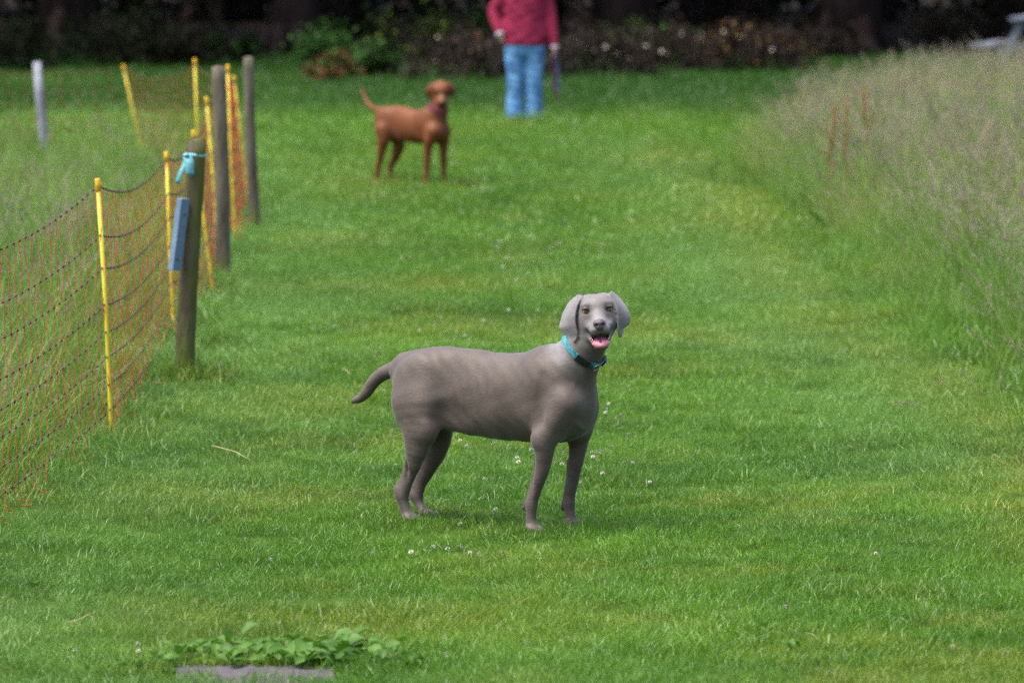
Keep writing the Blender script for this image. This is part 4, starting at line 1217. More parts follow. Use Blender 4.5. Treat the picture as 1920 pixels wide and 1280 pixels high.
SLAB = ground(478, 1271)
def lawn_points(d0, d1, dens, margin=1.3):
    A_ = 0.5 * ((0.09 * d0 + margin) + (0.09 * d1 + margin)) * 2 * (d1 - d0); n = int(A_ * dens * 1.3)
    y = rs.uniform(d0, d1, n); x = rs.uniform(-1, 1, n) * (0.09 * d1 + margin)
    k = np.abs(x) < 0.09 * y + margin
    k &= ~((np.abs(x - SLAB[0]) < 0.24) & (y > SLAB[1] - 0.07) & (y < SLAB[1] + 0.20))
    return x[k], y[k]
X_, Y_, S_, I_, T_, P_, R_ = [], [], [], [], [], [], []
for (d0, d1, dens, base, nk, scale) in ((14.2, 24, 115, 0, 6, 1.0), (24, 36, 80, 0, 6, 1.12), (36, 52, 38, 10, 4, 1.0), (52, 75, 26, 10, 4, 1.25)):
    x, y = lawn_points(d0, d1, dens)
    n = len(x)
    idx = base + rs.integers(0, nk, n)
    sc_ = scale * rs.uniform(0.75, 1.2, n) * (0.8 + 0.5 * vnoise(x, y, 1.7, 4))
    edge = 0.45 * np.exp(-((x - fence_x(y) - 0.05) / 0.25) ** 2) + 0.8 * (x < fence_x(y)) + sstep(-0.5, 0.1, x - meadow_x(y))
    lg = (edge * rs.random(n) > 0.33) & (base == 0)
    idx[lg] = 6 + rs.integers(0, 4, lg.sum())
    sc_ = sc_ * np.where(lg, 1 + 0.7 * np.clip(edge, 0, 1), 1)
    clump = vnoise(x, y, 2.6, 9) > 0.80
    idx[clump & (base == 0)] = 6 + rs.integers(0, 4, (clump & (base == 0)).sum())
    rear = np.exp(-((y - SLAB[1] - 0.52) / 0.12) ** 2 - ((x - SLAB[0] - 0.03) / 0.5) ** 2)
    rr_ = rear * rs.random(n) > 0.25; idx[rr_] = 6 + rs.integers(0, 4, rr_.sum())
    nz = vnoise(x, y, 0.9, 2) * 0.4 + vnoise(x, y, 2.9, 3) * 0.35 + vnoise(x, y, 7.0, 33) * 0.25
    tint = np.clip((nz - 0.50) * 2.0, 0, 0.55) + 0.05 + 0.68 * streak(YL, x, y, 0.15 + 0.004 * y) * (0.35 + 0.9 * vnoise(x, y, 1.9, 6)) 
    pale = 0.32 * np.exp(-((x - fence_x(y) - 0.4) / 0.5) ** 2) * (0.5 + 0.7 * vnoise(x, y, 1.1, 28)) + 0.55 * streak(PL, x, y, 0.5) * (0.5 + 0.7 * vnoise(x, y, 0.8, 8)) + 0.9 * np.clip(0.5 * vnoise(x, y, 0.5, 12) + 0.5 * vnoise(x, y, 3.7, 35) - 0.5, 0, 1) + 0.25 * edge.clip(0, 1) * (x < 0)
    X_.append(x); Y_.append(y); S_.append(sc_); I_.append(idx); T_.append(tint); P_.append(np.clip(pale, 0, 0.8))
    # mown up one strip and down the next: the sward leans away from or towards the viewer
    lay = np.where(y > 56.5 + 0.4 * np.sin(x), 0.30, np.where(y > 31, -0.28, -0.10)) - 0.25 * streak(PL, x, y, 0.5) + 0.5 * (vnoise(x, y, 0.45, 15) - 0.5)
    R_.append(tilt(lay + rs.normal(0, 0.12, n), rs.normal(0, 0.14, n) + 0.5 * (vnoise(x, y, 0.6, 17) - 0.5), rs.uniform(0, 6.283, n)))
pw = [FD.P0 + FD.R.T @ np.array(c) for c in PAWS]
fx_, fy_ = [], []
for p in pw:
    for _ in range(12):
        a = rs.uniform(0, 6.283); fx_.append(p[0] + 0.07 * math.cos(a)); fy_.append(p[1] + 0.07 * math.sin(a) - 0.05)
nb_ = len(fx_)
for c, k_ in ((pb, 26), (posts[1][0], 10), (posts[2][0], 8)):
    for _ in range(k_):
        a = rs.uniform(0, 6.283); r_ = rs.uniform(0.06, 0.22); fx_.append(c[0] + r_ * math.cos(a) - 0.03); fy_.append(c[1] + r_ * math.sin(a))
n = len(fx_)
X_.append(np.array(fx_)); Y_.append(np.array(fy_)); S_.append(np.where(np.arange(n) < nb_, rs.uniform(1.15, 1.5, n), rs.uniform(1.3, 2.3, n))); I_.append(np.where(np.arange(n) < nb_, rs.integers(0, 6, n), rs.integers(6, 10, n))); T_.append(np.where(np.arange(n) < nb_, 0.1, rs.uniform(0.05, 0.6, n))); P_.append(np.zeros(n)); R_.append(np.stack([np.zeros(n), np.zeros(n), rs.uniform(0, 6.283, n)], 1))
x, y = np.concatenate(X_), np.concatenate(Y_)
scatter('lawn_grass', np.stack([x, y, np.full(len(x), -0.004)], 1), np.concatenate(R_), np.concatenate(S_), np.concatenate(I_), np.concatenate(T_), np.concatenate(P_), near_k + long_k + far_k, 'short green mown grass of the path and lawn', 'grass', np.clip(sstep(55.0, 58.5, y + 0.5 * np.sin(x * 0.8)) * (0.7 + 0.5 * vnoise(x, y, 0.35, 19)), 0, 1) + 1.6 * np.clip(0.45 * vnoise(x, y, 0.7, 23) + 0.55 * vnoise(x, y, 4.3, 37) - 0.52, 0, 0.4))  # last argument: far strip coloured darker as tree shade, plus random mottle

# meadow: leafy tufts, tufts with seed heads, single tall stalks
def meadow_kind(nb, hb, ns, hs, pk, npan):
    parts = [(*blades(rs, nb, 0.12, hb, (0.004, 0.0075), 0.22, 0.4, 4), 0)]
    for _ in range(ns):
        (a, b), (c, d) = panicle(rs, rs.uniform(*hs), abs(rs.normal(0, 0.16)), pk, npan)
        ox, oy = rs.normal(0, 0.06, 2)
        parts.append(([(v[0] + ox, v[1] + oy, v[2]) for v in a], b, 1)); parts.append(([(v[0] + ox, v[1] + oy, v[2]) for v in c], d, 2))
    return tuft('meadow', [M_TALL, M_STALK, M_SEED], parts)
mk = [meadow_kind(46, (0.22, 0.55), 0, (0, 1), 0, 0) for _ in range(4)] + [meadow_kind(30, (0.25, 0.55), 4, (0.42, 0.74), k % 2, 60) for k in range(6)] + [meadow_kind(3, (0.15, 0.3), 1, (0.94, 1.0), k % 2, 110) for k in range(4)]
def meadow(name, n, xf, label, dens_seed, side):
    y = rs.uniform(15.5, 61, n) if side > 0 else rs.uniform(15.5, 48, n)
    if side > 0:
        lim = 0.09 * y + 3.8; x = rs.uniform(1.9, 9.4, n)
        k = (x > meadow_x(y) + 0.10 * rs.normal(0, 1, n)) & (x < lim)
    else:
        x = rs.uniform(-6.4, -1.7, n)
        k = (x < fence_x(y) - 0.10 - 0.06 * np.abs(rs.normal(0, 1, n))) & (x > -(0.09 * y + 1.8))
        k &= rs.random(n) < np.where(y < 36, 1, 0.5) * np.where(vnoise(x, y, 0.8, 31) > 0.3, 1, 0.4)
    x, y = x[k], y[k]; n = len(x)
    if side > 0:
        inn = sstep(0.0, 0.45, x - meadow_x(y))
        sc_ = rs.uniform(0.75, 1.15, n) * (0.55 + 0.5 * inn)
        stalk = rs.random(n) < 0.18 + 0.36 * inn
    else:
        inn = sstep(0.0, 0.6, fence_x(y) - x)
        sc_ = rs.uniform(0.65, 1.05, n) * (0.55 + 0.45 * inn) * np.where(y > 36, 0.8, 1)
        stalk = rs.random(n) < 0.10 + 0.12 * inn
    idx = np.where(stalk, rs.integers(4, 10, n), rs.integers(0, 4, n))
    lean = rs.normal(0, 0.14, (n, 2))
    rot = tilt(lean[:, 0], lean[:, 1], rs.uniform(0, 6.283, n))
    tint = np.clip(vnoise(x, y, 0.9, dens_seed) - 0.45, 0, 0.5) * (1.0 if side > 0 else 0.5) + 0.05
    P = np.stack([x, y, np.zeros(n)], 1)
    if side > 0:
        tall = [(1690, 95), (1722, 128), (1650, 152), (1705, 158), (1766, 150), (1796, 150), (1738, 190), (1708, 205), (1665, 220), (1880, 40), (1835, 215), (1640, 290), (1760, 240), (1862, 170)]
        E, es, er = [], [], []
        for (px, py) in tall:
            d = rs.uniform(38, 45); h = at_depth(px, py, d); E.append((h[0] + 0.04, d, 0)); es.append(h[2] / 0.92); er.append((rs.normal(0, 0.05), -0.08, rs.uniform(0, 6.28)))
        for _ in range(26):
            d = rs.uniform(21.5, 27); E.append((0.09 * d + 0.02 + rs.uniform(0, 0.3), d, 0)); es.append(rs.uniform(0.5, 0.75)); er.append((rs.normal(0, 0.15), -rs.uniform(0.35, 0.75), rs.uniform(0, 6.28)))
        P = np.concatenate([P, E]); sc_ = np.r_[sc_, es]; er = np.array(er); rot = np.concatenate([rot, tilt(er[:, 0], er[:, 1], er[:, 2])]); idx = np.r_[idx, rs.integers(10, 14, len(E))]; tint = np.r_[tint, np.full(len(E), 0.4)]
    return scatter(name, P, rot, sc_, idx, tint, np.clip(0.25 * rs.random(len(P)), 0, 1), mk, label, 'grass')
meadow('meadow_grass', 17500, None, 'tall flowering meadow grass with beige seed heads beside the mown path', 41, 1)
meadow('rough_grass', 7800, None, 'long rough grass with pinkish seed heads behind the net fence', 43, -1)

# ------------------------------------------------------------------ wood at the back
M_BARK = noise_mat('dark_bark', (0.016, 0.011, 0.010), (0.055, 0.037, 0.034), 7, 0.95, 1.0, 14, stretch=(1, 1, 0.18), spec=0.1, bdist=0.04)
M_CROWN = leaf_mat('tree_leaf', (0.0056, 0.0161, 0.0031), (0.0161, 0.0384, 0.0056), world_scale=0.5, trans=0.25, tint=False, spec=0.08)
rt = np.random.default_rng(5)
def leaf_cloud(pts, size, rs_, droop=0.3, aspect=0.55):
    """many pointed leaves, each two triangles folded a little along the midrib"""
    n = len(pts); P = np.asarray(pts, float)
    a = rs_.uniform(0, 6.283, n); el = rs_.normal(-droop, 0.5, n)
    d = np.stack([np.cos(a) * np.cos(el), np.sin(a) * np.cos(el), np.sin(el)], 1)
    s = np.stack([-np.sin(a), np.cos(a), rs_.normal(0, 0.35, n)], 1); s /= np.linalg.norm(s, axis=1)[:, None]
    nn = np.cross(d, s)
    L_ = (size[0] + (size[1] - size[0]) * rs_.random(n))[:, None]; W_ = L_ * aspect / 2
    V = np.stack([P, P + d * L_ * 0.45 + s * W_ + nn * W_ * 0.25, P + d * L_, P + d * L_ * 0.45 - s * W_ + nn * W_ * 0.25], 1).reshape(-1, 3)
    b = np.arange(n) * 4
    F = np.concatenate([np.stack([b, b + 1, b + 2], 1), np.stack([b, b + 2, b + 3], 1)])
    return V, F
def tree_meshes(seed, H_, r0, crown_lo, R_):
    q = np.random.default_rng(seed)
    tr = MB()
    pts, rad = [], []
    for i in range(9):
        t = i / 8; pts.append(np.array([0.25 * math.sin(2 * t + seed), 0.25 * math.sin(1.7 * t + 2 * seed), H_ * 0.75 * t - 0.1])); rad.append(r0 * (1.35 - 0.35 * min(1, t * 8)) * (1 - 0.8 * t))
    tr.tube(pts, rad, 14)
    for k in range(5):
        a = 6.283 * k / 5 + q.uniform(-.3, .3)
        tr.tube([(0.6 * r0 * math.cos(a), 0.6 * r0 * math.sin(a), 0.35), (1.3 * r0 * math.cos(a), 1.3 * r0 * math.sin(a), 0.08), (2.2 * r0 * math.cos(a), 2.2 * r0 * math.sin(a), -0.05)], [r0 * 0.5, r0 * 0.32, r0 * 0.1], 7)
    ends = []
    for k in range(13):
        t = q.uniform(0.25, 0.95); b_ = np.array([np.interp(t, np.linspace(0, 1, 9), [p[j] for p in pts]) for j in range(3)])
        a = k * 2.4 + q.uniform(-.4, .4); ln = R_ * q.uniform(0.6, 1.0) * (1.1 - 0.5 * t)
        e = b_ + np.array([math.cos(a) * ln, math.sin(a) * ln, ln * q.uniform(0.05, 0.5)]); m_ = (b_ + e) / 2 + np.array([0, 0, 0.25])
        tr.tube([b_, m_, e], [r0 * 0.32 * (1 - 0.6 * t), r0 * 0.18, 0.02], 6); ends += [m_, e]
    P = []
    for c in ends + [pts[-1]]:
        for _ in range(9):
            cc = np.asarray(c) + q.normal(0, 1, 3) * np.array([0.85, 0.85, 0.55])
            P.append(cc + q.normal(0, 1, (24, 3)) * np.array([0.33, 0.33, 0.22]))
    P = np.concatenate(P); P = P[P[:, 2] > crown_lo]
    return tr, leaf_cloud(P, (0.18, 0.34), q, 0.35, 0.6)
TM = []
for sd in (1, 2, 3):
    tr, (V, F) = tree_meshes(sd, 13, 0.29, 2.1, 4.6)
    tm = mesh_from('trunk', tr.V, tr.F); tm.materials.append(M_BARK)
    cm = mesh_from('crown', V, F, False); cm.materials.append(M_CROWN)
    TM.append((tm, cm))
tc_ = at_depth(536, 95, 76.5)
spots = [(tc_[0], 76.5, 0)] + [(x, y, k) for x, y, k in ((-9.8, 71.5, 1), (-6.2, 80, 2), (1.2, 79.5, 1), (4.6, 77.8, 2), (9.2, 72.5, 0), (13.5, 70, 1), (-14, 71, 0), (-2.6, 85, 1), (3.4, 86, 0), (7.6, 84, 2), (-8.6, 88, 0), (11.8, 86, 1), (0.2, 93, 2), (-5, 95, 1), (5.6, 95, 0), (-11, 97, 2), (10, 97, 1), (-16.5, 84, 1), (16, 82, 2))]  # all but the first are added so their crowns shade wood and lawn
for i, (x, y, k) in enumerate(spots):
    t_ = empty('tree', (x, y, 0), rt.uniform(0, 6.28) if i else 0.4)
    t_.scale = (1.0, 1.0, 1.0) if i == 0 else (rt.uniform(1.3, 1.5),) * 3
    obj('trunk', TM[k][0], None, t_); obj('crown', TM[k][1], None, t_)
    if i == 0:
        tag(t_, 'thick dark trunked tree rising behind the bright green bush', 'tree', 'trees of the wood')
    else:
        tag(t_, 'tree added for its shade deep in the wood, crown out of view' if y > 83 else 'tree added for its shade in the front row of the wood, crown out of view', 'tree', 'trees of the wood')
# leaf mass added behind and beside the wood, mostly unseen, to block sky light
q = np.random.default_rng(77)
n = 26000
P = np.stack([q.uniform(-34, 34, n), q.uniform(99, 106, n), 5.5 * q.random(n) ** 1.1], 1)
side = q.random(n) < 0.45
P[side, 0] = np.sign(q.random(side.sum()) - 0.5) * q.uniform(17, 24, side.sum()); P[side, 1] = q.uniform(70, 100, side.sum())
M_UNDER = leaf_mat('screen_leaf', (0.0018, 0.0049, 0.0011), (0.0049, 0.0112, 0.0022), world_scale=0.6, trans=0.2, tint=False, spec=0.08)
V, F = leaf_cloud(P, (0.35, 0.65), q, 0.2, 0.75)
tag(obj('light_screen', mesh_from('light_screen', V, F, False), M_UNDER), 'black green leaf mass added mostly out of view to keep sky light out of the wood', 'light_screen', kind='stuff')

# shrubs and bramble heaps on the edge of the wood
LM = {
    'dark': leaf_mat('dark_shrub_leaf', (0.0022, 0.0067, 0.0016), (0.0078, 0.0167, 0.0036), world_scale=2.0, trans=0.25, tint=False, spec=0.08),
    'green': leaf_mat('bright_shrub_leaf', (0.0150, 0.0510, 0.0096), (0.0510, 0.1200, 0.0240), world_scale=3.0, trans=0.3, tint=False, spec=0.08),
    'lime': leaf_mat('lime_shrub_leaf', (0.0360, 0.0600, 0.0060), (0.1200, 0.1560, 0.0240), world_scale=3.0, trans=0.3, tint=False, spec=0.08),
    'russet': leaf_mat('russet_shrub_leaf', (0.0330, 0.0180, 0.0072), (0.1440, 0.0510, 0.0270), world_scale=4.0, trans=0.2, tint=False, spec=0.08),
    'brown': leaf_mat('dead_bramble_leaf', (0.0049, 0.0031, 0.0027), (0.0190, 0.0123, 0.0094), world_scale=3.0, trans=0.15, tint=False, spec=0.08),
    'orange': leaf_mat('orange_brown_leaf', (0.0270, 0.0168, 0.0060), (0.1380, 0.0780, 0.0180), world_scale=4.0, trans=0.15, tint=False, spec=0.08),
    'spot': leaf_mat('pale_dead_leaf', (0.1265, 0.1116, 0.0744), (0.2046, 0.1860, 0.1562), world_scale=4.0, trans=0.15, tint=False),
}
M_TWIG = noise_mat('brown_twig', (0.018, 0.012, 0.010), (0.045, 0.032, 0.027), 12, 0.9)
def shrub(name, px, py, wpx, hpx, kind, label, cat, group, leaf=(0.05, 0.10), n=900, second=None, nsec=0, seed=0, fill=0.5):
    g_ = ground(px, py); s_ = FPX / g_[1]
    W_, H_ = wpx / s_ / 2, hpx / s_
    q = np.random.default_rng(1000 + seed)
    root = empty(name, g_)
    st = MB(); cl = []
    for k in range(13):
        a = q.uniform(0, 6.283); rr = math.sqrt(q.random()); e = np.array([W_ * rr * math.cos(a) * 0.95, W_ * 0.8 * rr * math.sin(a), H_ * (0.55 + 0.45 * q.random()) * (1.05 - 0.45 * rr * rr)])
        b_ = np.array([e[0] * 0.25, e[1] * 0.25, 0]); m_ = b_ * 0.4 + e * 0.6 + np.array([0, 0, H_ * 0.12])
        st.tube([b_, m_, e], [0.018, 0.011, 0.004], 5)
        for t in (0.45, 0.7, 0.9, 1.0):
            cl.append(b_ * (1 - t) + e * t)
    st.build('stems', M_TWIG, root); root.children[0]['kind'] = 'stuff'
    cl = np.array(cl)
    c = cl[q.integers(0, len(cl), n)] + q.normal(0, 1, (n, 3)) * np.array([W_ * 0.16, W_ * 0.16, H_ * 0.12]); c[:, 2] = np.abs(c[:, 2]) + 0.02
    V, F = leaf_cloud(c, leaf, q)
    obj('foliage', mesh_from('foliage', V, F, False), LM[kind], root)
    if second:
        c = cl[q.integers(0, len(cl), nsec)] + q.normal(0, 1, (nsec, 3)) * np.array([W_ * 0.14, W_ * 0.14, H_ * 0.1]); c[:, 2] = np.abs(c[:, 2]) + 0.02; c[:, 1] -= W_ * 0.25
        V, F = leaf_cloud(c, leaf, q)
        obj('withered_leaves', mesh_from('withered_leaves', V, F, False), LM[second], root)
    return tag(root, label, cat, group)
def heap(px, py, wpx, hpx, kind, label, seed, second=None, nsec=0, spots_=0):
    """an arching tangle of dead bramble canes with withered leaves"""
    py += 8; g_ = ground(px, py); s_ = FPX / g_[1]; W_, H_ = wpx / s_ / 2, hpx / s_
    q = np.random.default_rng(2000 + seed)
    root = empty('bramble_heap', g_); st = MB(); cl = []
    for k in range(70):
        a = q.uniform(0, 6.283); x0, y0 = q.uniform(-W_, W_), q.uniform(-0.6, 0.9)
        top = H_ * math.sqrt(max(0.05, 1 - (x0 / W_) ** 2)) * q.uniform(0.55, 1.05); ln = q.uniform(0.3, 0.8)
        pts = [np.array([x0 + math.cos(a) * ln * (t - 0.3), y0 + math.sin(a) * ln * (t - 0.3), top * 4 * t * (1 - t) * 0.98 + 0.02]) for t in np.linspace(0, 0.95, 8)]
        st.tube(pts, [0.009] * 5 + [0.006, 0.005, 0.003], 4, False); cl += pts[1:]
    o_ = st.build('canes', M_TWIG, root); o_['kind'] = 'stuff'
    cl = np.array(cl)
    for nm, kd, n in (('foliage', kind, 2200), ('withered_leaves', second, nsec), ('pale_leaves', 'spot', spots_)):
        if kd and n:
            c = cl[q.integers(0, len(cl), n)] + q.normal(0, 0.07, (n, 3)); c[:, 2] = np.abs(c[:, 2]) + 0.015
            if nm == 'pale_leaves':
                c[:, 1] = g_[1] * 0 - 0.55 - 0.25 * q.random(n); c[:, 2] = H_ * q.uniform(0.25, 0.95, n)
            V, F = leaf_cloud(c, (0.04, 0.085) if nm != 'pale_leaves' else (0.045, 0.07), q, 0.2, 0.7)
            l_ = obj(nm, mesh_from(nm, V, F, False), LM[kd], root)
            if nm == 'pale_leaves': l_['kind'] = 'stuff'
    return tag(root, label, 'bramble', 'bramble heaps at the edge of the wood')
GR = 'shrubs at the edge of the wood'
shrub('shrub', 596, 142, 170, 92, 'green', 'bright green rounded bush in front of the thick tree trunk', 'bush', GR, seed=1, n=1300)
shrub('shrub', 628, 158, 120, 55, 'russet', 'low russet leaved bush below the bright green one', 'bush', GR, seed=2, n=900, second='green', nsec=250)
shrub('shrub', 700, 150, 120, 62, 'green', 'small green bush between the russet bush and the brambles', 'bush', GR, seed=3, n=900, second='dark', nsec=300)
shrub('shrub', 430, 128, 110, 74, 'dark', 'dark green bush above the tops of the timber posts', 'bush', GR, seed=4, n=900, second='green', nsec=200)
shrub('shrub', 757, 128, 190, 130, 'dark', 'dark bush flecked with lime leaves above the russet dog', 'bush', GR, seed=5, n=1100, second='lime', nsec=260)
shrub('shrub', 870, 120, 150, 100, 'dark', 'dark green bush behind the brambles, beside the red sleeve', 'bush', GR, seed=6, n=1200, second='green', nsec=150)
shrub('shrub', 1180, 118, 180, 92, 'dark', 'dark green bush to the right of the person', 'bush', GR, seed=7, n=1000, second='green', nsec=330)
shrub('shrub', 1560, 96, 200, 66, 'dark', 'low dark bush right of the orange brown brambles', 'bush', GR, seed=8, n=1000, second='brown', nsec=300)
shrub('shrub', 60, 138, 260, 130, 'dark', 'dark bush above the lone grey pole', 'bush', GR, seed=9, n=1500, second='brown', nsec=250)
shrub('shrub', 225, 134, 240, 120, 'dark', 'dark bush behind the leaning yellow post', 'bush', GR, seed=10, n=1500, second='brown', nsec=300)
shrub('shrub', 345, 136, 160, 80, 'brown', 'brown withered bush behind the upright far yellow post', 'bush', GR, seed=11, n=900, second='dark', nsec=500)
shrub('shrub', 1790, 108, 200, 110, 'brown', 'brown shaded bush just left of the picnic table', 'bush', GR, seed=12, n=900, second='dark', nsec=300)
heap(880, 148, 230, 92, 'brown', 'dark brown bramble heap between the russet dog and the person', 1, 'orange', 120, 9)
heap(1120, 140, 210, 100, 'brown', 'bramble heap with scattered pale leaves right behind the person', 2, 'dark', 200, 22)
heap(1260, 128, 170, 84, 'brown', 'bramble heap with pale leaves in the middle of the wood edge', 3, 'green', 150, 20)
heap(1410, 128, 210, 92, 'brown', 'bramble heap with orange brown leaves', 4, 'orange', 420, 6)
heap(1530, 108, 150, 60, 'brown', 'low dark bramble heap at the open end of the thicket', 5, 'dark', 150, 2)
# second, darker row: tall bushes under the trees
q = np.random.default_rng(99)
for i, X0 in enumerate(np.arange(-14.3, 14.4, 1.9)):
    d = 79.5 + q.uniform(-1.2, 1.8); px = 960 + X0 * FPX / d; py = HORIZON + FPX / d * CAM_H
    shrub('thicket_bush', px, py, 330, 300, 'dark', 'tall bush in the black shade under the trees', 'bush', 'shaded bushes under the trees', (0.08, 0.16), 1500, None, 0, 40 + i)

# ------------------------------------------------------------------ picnic table at the right edge
M_GREYW = noise_mat('weathered_grey_wood', (0.09, 0.11, 0.15), (0.17, 0.20, 0.26), 9, 0.8, 0.5, 40, stretch=(0.3, 1, 1))
tb = ground(1972, 152)
table = empty('picnic_table', tb, math.radians(76))
tag(table, 'weathered grey wooden picnic table at the right edge of the wood', 'table')
for k in range(5):
    mb = MB(); mb.box((0, -0.30 + 0.15 * k, 0.74), (1.8, 0.138, 0.038)); mb.build('top_plank', M_GREYW, table, False, 0.004)
for sd in (-1, 1):
    for k in range(2):
        mb = MB(); mb.box((0, sd * (0.62 + 0.14 * k), 0.43), (1.8, 0.128, 0.038)); mb.build('seat_plank', M_GREYW, table, False, 0.004)
for e in (-0.72, 0.72):
    mb = MB(); mb.box((e, 0, 0.70), (0.045, 0.70, 0.085)); mb.build('top_bearer', M_GREYW, table, False, 0.003)
    mb = MB(); mb.box((e + 0.046, 0, 0.37), (0.045, 1.50, 0.085)); mb.build('seat_bearer', M_GREYW, table, False, 0.003)
    for sd in (-1, 1):
        a = math.radians(27) * sd; R_ = np.array([[1, 0, 0], [0, math.cos(a), -math.sin(a)], [0, math.sin(a), math.cos(a)]])
        mb = MB(); mb.box((e - 0.047, sd * 0.42, 0.34), (0.045, 0.09, 0.80), R_); mb.build('leg', M_GREYW, table, False, 0.003)

# ------------------------------------------------------------------ docks in the meadow, weeds, clover, slab, straws
M_WEED = leaf_mat('weed_leaf', (0.030, 0.095, 0.006), (0.075, 0.165, 0.016), world_scale=14, trans=0.35, tint=False, rough=0.5, spec=0.25)
M_DOCK = noise_mat('rust_dock_seed', (0.20, 0.075, 0.016), (0.34, 0.14, 0.035), 40, 0.85)
M_DSTEM = noise_mat('dock_stem', (0.12, 0.09, 0.02), (0.25, 0.10, 0.03), 20, 0.7)
q = np.random.default_rng(314)
for (px, py, tpy, lab) in ((1562, 436, 195, 'rusty dock seed stalk at the left edge of the meadow grass'), (1592, 430, 185, 'tall rusty dock seed stalk next to the left one in the meadow grass'), (1622, 400, 160, 'thin rusty dock seed stalk, rightmost of the three in the meadow')):
    g_ = ground(px, py); H_ = (py - tpy) * g_[1] / FPX
    root = empty('dock_plant', g_); tag(root, lab, 'dock plant', 'dock plants in the meadow')
    mb = MB(); pts = [np.array([0.03 * math.sin(3 * t + px), 0.02 * t, H_ * t]) for t in np.linspace(0, 1, 8)]
    mb.tube(pts, list(np.linspace(0.006, 0.002, 8)), 6); br = []
    for k in range(7):
        t = 0.4 + 0.075 * k; b_ = np.array([np.interp(t, np.linspace(0, 1, 8), [p[j] for p in pts]) for j in range(3)]); a = k * 2.3
        e = b_ + np.array([math.cos(a) * 0.05, math.sin(a) * 0.05, 0.15]); mb.tube([b_, b_ * 0.5 + e * 0.5 + np.array([math.cos(a) * 0.012, 0, 0]), e], [0.003, 0.002, 0.001], 4); br.append((b_, e))
    mb.build('stem', M_DSTEM, root)
    for (b_, e) in br + [(pts[4], pts[7])]:
        sm = MB(); L_ = np.linalg.norm(e - b_)
        for _ in range(int(34 * L_ / 0.16)):
            t = q.uniform(0.2, 1); c = b_ * (1 - t) + e * t + q.normal(0, 0.006, 3); r_ = q.uniform(0.0022, 0.004)
            sm.add([c + np.array(v) * r_ for v in ((1, 0, 0), (-1, 0, 0), (0, 1, 0), (0, -1, 0), (0, 0, 1.2), (0, 0, -1.2))], [(0, 2, 4), (2, 1, 4), (1, 3, 4), (3, 0, 4), (2, 0, 5), (1, 2, 5), (3, 1, 5), (0, 3, 5)])
        tag(sm.build('seed_head', M_DOCK, root), kind='stuff')
    lm = MB(); lv, lf = blades(q, 6, 0.04, (0.18, 0.3), (0.04, 0.06), 0.5, 0.5, 4); lm.add(lv, lf); lm.build('leaves', M_WEED, root); root.children[-1]['kind'] = 'stuff'

# wooden slab in the turf with broad-leaved weeds behind it
M_SLAB = noise_mat('grey_slab', (0.06, 0.05, 0.058), (0.12, 0.10, 0.112), 10, 0.8, 0.7, 30, c3=(0.05, 0.05, 0.04), scale3=7, t3=(0.52, 0.68), stretch=(0.25, 3, 3))
slab = MB(); nx = 24
V, F = [], []
for i in range(nx + 1):
    t = i / nx; x = -0.23 + 0.46 * t
    for (yy, zz) in ((-0.20, -0.04), (-0.20, 0.004), (0.20 + 0.006 * math.sin(19 * t), 0.010), (0.205 + 0.006 * math.sin(19 * t), -0.04)):
        V.append((x + 0.01 * math.sin(3 * yy * 40), yy, zz + 0.002 * math.sin(40 * t + yy * 9)))
for i in range(nx):
    for k in range(4):
        F.append((i * 4 + k, i * 4 + (k + 1) % 4, i * 4 + 4 + (k + 1) % 4, i * 4 + 4 + k))
F += [(3, 2, 1, 0), tuple(nx * 4 + k for k in range(4))]
slab.add(V, F); o = slab.build('slab', M_SLAB, smooth=False); o.location = SLAB
tag(o, 'grey purple slab sunk in the turf at the bottom edge', 'slab')
def leaf_mesh(L_, W_, curl, seed):
    q = np.random.default_rng(seed); V, F = [], []
    for i in range(7):
        t = i / 6; wv = W_ * math.sin(math.pi * min(1, t * 0.93 + 0.05)) ** 0.75 * (1 + 0.10 * q.normal())
        z = L_ * (0.55 * t - curl * t * t)
        for s in (-1, -0.5, 0, 0.5, 1):
            V.append((L_ * t * 0.9, s * wv / 2, z + abs(s) * wv * 0.22 + 0.002 * q.normal()))
    for i in range(6):
        for k in range(4):
            F.append((i * 5 + k, i * 5 + k + 1, i * 5 + k + 6, i * 5 + k + 5))
    m = mesh_from('leaf', V, F); m.materials.append(M_WEED); return m
WL = [leaf_mesh(1.0, w_, c, i) for i, (w_, c) in enumerate(((0.62, 0.35), (0.75, 0.5), (0.5, 0.6), (0.68, 0.15), (0.85, 0.45)))]
q = np.random.default_rng(8)
wpos = [(360, 1234), (385, 1218), (405, 1238), (425, 1226), (448, 1212), (452, 1242), (480, 1230), (500, 1246), (505, 1220), (530, 1238), (555, 1244), (560, 1222), (585, 1240), (600, 1228), (620, 1216), (625, 1246), (645, 1232), (668, 1240), (690, 1228), (715, 1243), (740, 1236), (330, 1242), (770, 1242), (300, 1250), (655, 1216), (432, 1248), (575, 1250), (250, 1256), (215, 1262), (180, 1266), (1440, 1195), (1490, 1225)]
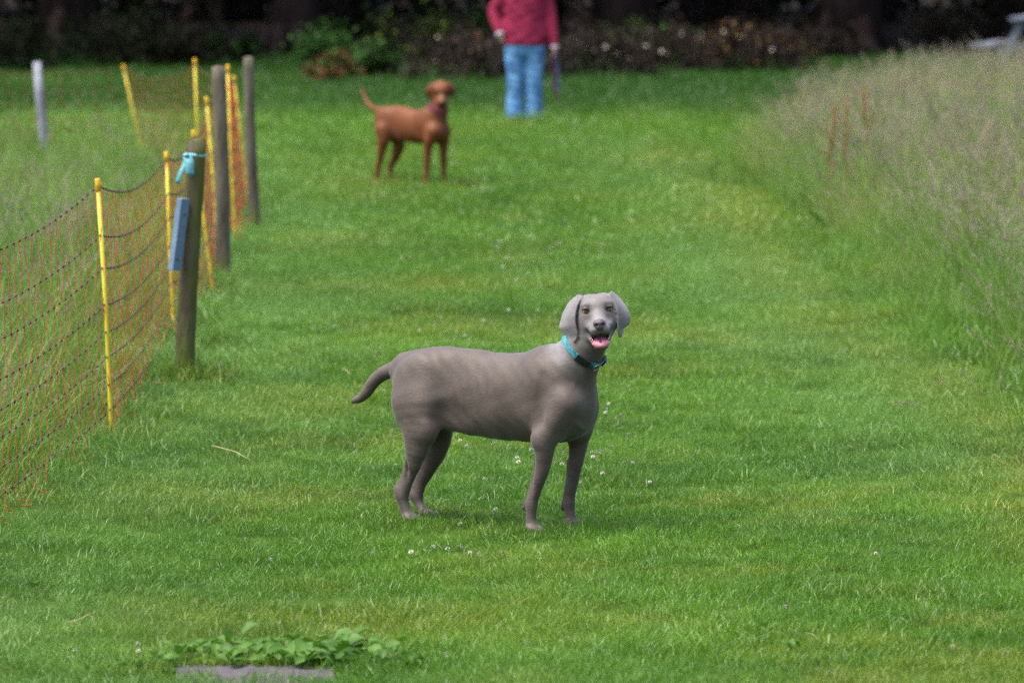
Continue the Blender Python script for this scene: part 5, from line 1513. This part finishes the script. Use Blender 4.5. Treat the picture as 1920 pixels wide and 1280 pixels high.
for i, (px, py) in enumerate(wpos):
    root = empty('broadleaf_weed', ground(px, py + 6), q.uniform(0, 6.28))
    zone = ('small clover-like weed left of the slab' if px < 310 else 'leafy green weed behind the left half of the slab' if px < 470 else 'leafy green weed behind the right half of the slab' if px < 610 else 'leafy green weed just right of the slab' if px < 800 else 'flat leafy weed in the mown grass, left of a pair' if px < 1460 else 'flat leafy weed in the mown grass, right of a pair')
    tag(root, zone, 'weed', 'broad-leaved weeds in the turf')
    big = 1.25 if (i in (10, 12, 13, 14, 15, 16, 24)) else (0.9 if i < 27 else 0.6)
    for k in range(7):
        o = bpy.data.objects.new('leaf', WL[q.integers(0, 5)]); link(o, root)
        s = q.uniform(0.038, 0.072) * big
        o.scale = (s, s, s); a = k * 0.9 + q.uniform(-.25, .25); el = q.uniform(-0.5, 0.5)
        o.rotation_euler = (q.normal(0, 0.25), -el, a); o.location = (0.01 * math.cos(a), 0.01 * math.sin(a), q.uniform(0.008, 0.05))
# white clover heads
M_CLOV = noise_mat('clover_floret', (0.42, 0.39, 0.33), (0.64, 0.62, 0.56), 300, 0.8)
M_CSTEM = noise_mat('clover_stem', (0.06, 0.13, 0.02), (0.09, 0.18, 0.03), 30, 0.7)
def clover_mesh(seed):
    q = np.random.default_rng(seed); b = MB()
    b.tube([(0, 0, 0), (0.003, 0.002, 0.03), (0, 0, 0.05)], [0.0011, 0.001, 0.001], 4, False, 1)
    n = 26
    for i in range(n):
        z = 1 - 1.5 * (i + 0.5) / n; r_ = math.sqrt(max(0, 1 - z * z)); a = i * 2.4
        d = np.array([r_ * math.cos(a), r_ * math.sin(a), z]); t1 = np.cross(d, [0.3, 0.5, 0.8]); t1 /= np.linalg.norm(t1); t2 = np.cross(d, t1)
        c = np.array([0, 0, 0.056]); p = c + d * 0.0035; e = c + d * (0.0085 + 0.0015 * q.random())
        b.add([p, p * 0.4 + e * 0.6 + t1 * 0.0018, e, p * 0.4 + e * 0.6 - t1 * 0.0018, p * 0.4 + e * 0.6 + t2 * 0.0016], [(0, 1, 2), (0, 2, 3), (0, 4, 2), (0, 1, 4, 3)], 0)
    m = mesh_from('clover_flower', b.V, b.F); m.materials.append(M_CLOV); m.materials.append(M_CSTEM)
    m.polygons.foreach_set('material_index', b.M); return m
CM = [clover_mesh(i) for i in range(4)]
cp = [(770, 1053), (804, 1045), (835, 1046), (866, 1042), (878, 1052), (900, 1055), (935, 1050), (815, 1040), (930, 968), (864, 998), (866, 835), (925, 845), (820, 845), (745, 880), (828, 880), (872, 872), (964, 870), (905, 945), (855, 958), (1165, 792), (1140, 780), (1130, 778), (1155, 796), (1180, 830), (1150, 850), (1125, 826), (840, 1244), (690, 1052), (510, 1063), (455, 1026), (135, 1238), (185, 1248), (262, 1222), (268, 1238), (1640, 1050), (1480, 1155), (1790, 1228), (1190, 880), (700, 890)]
for _ in range(55):
    cp.append((q.normal(985, 70), q.normal(485, 22)))
for _ in range(38):
    cp.append((q.normal(1020, 130), q.normal(850, 60)))
for _ in range(20):
    cp.append((q.normal(960, 120), q.normal(600, 50)))
for i, (px, py) in enumerate(cp):
    o = bpy.data.objects.new('clover_flower', CM[i % 4]); link(o)
    g_ = ground(px, py + 12); o.location = g_; s = q.uniform(0.75, 1.1); o.scale = (s, s, s); o.rotation_euler = (q.normal(0, 0.15), q.normal(0, 0.15), q.uniform(0, 6.28))
    tag(o, 'small white clover flower head in the mown grass', 'flower', 'white clover flowers in the lawn')
# dry straws lying on the grass
M_STRAW = noise_mat('straw', (0.36, 0.29, 0.13), (0.5, 0.42, 0.22), 30, 0.7)
for (a, c, b_, lab) in (((398, 835), (440, 846), (470, 862), 'pale dry straw lying on the grass near the yellow post'), ((130, 1166), (150, 1160), (170, 1150), 'short yellow straw on the grass at lower left'), ((640, 690), (650, 694), (657, 702), 'small withered seed stalk behind the tail of the grey dog')):
    g_ = ground(*c); mb = MB(); mb.tube([ground(*p, 0.045) - g_ for p in (a, c, b_)], [0.002, 0.0018, 0.0008], 5)
    o = mb.build('straw', M_STRAW); o.location = g_; tag(o, lab, 'straw')
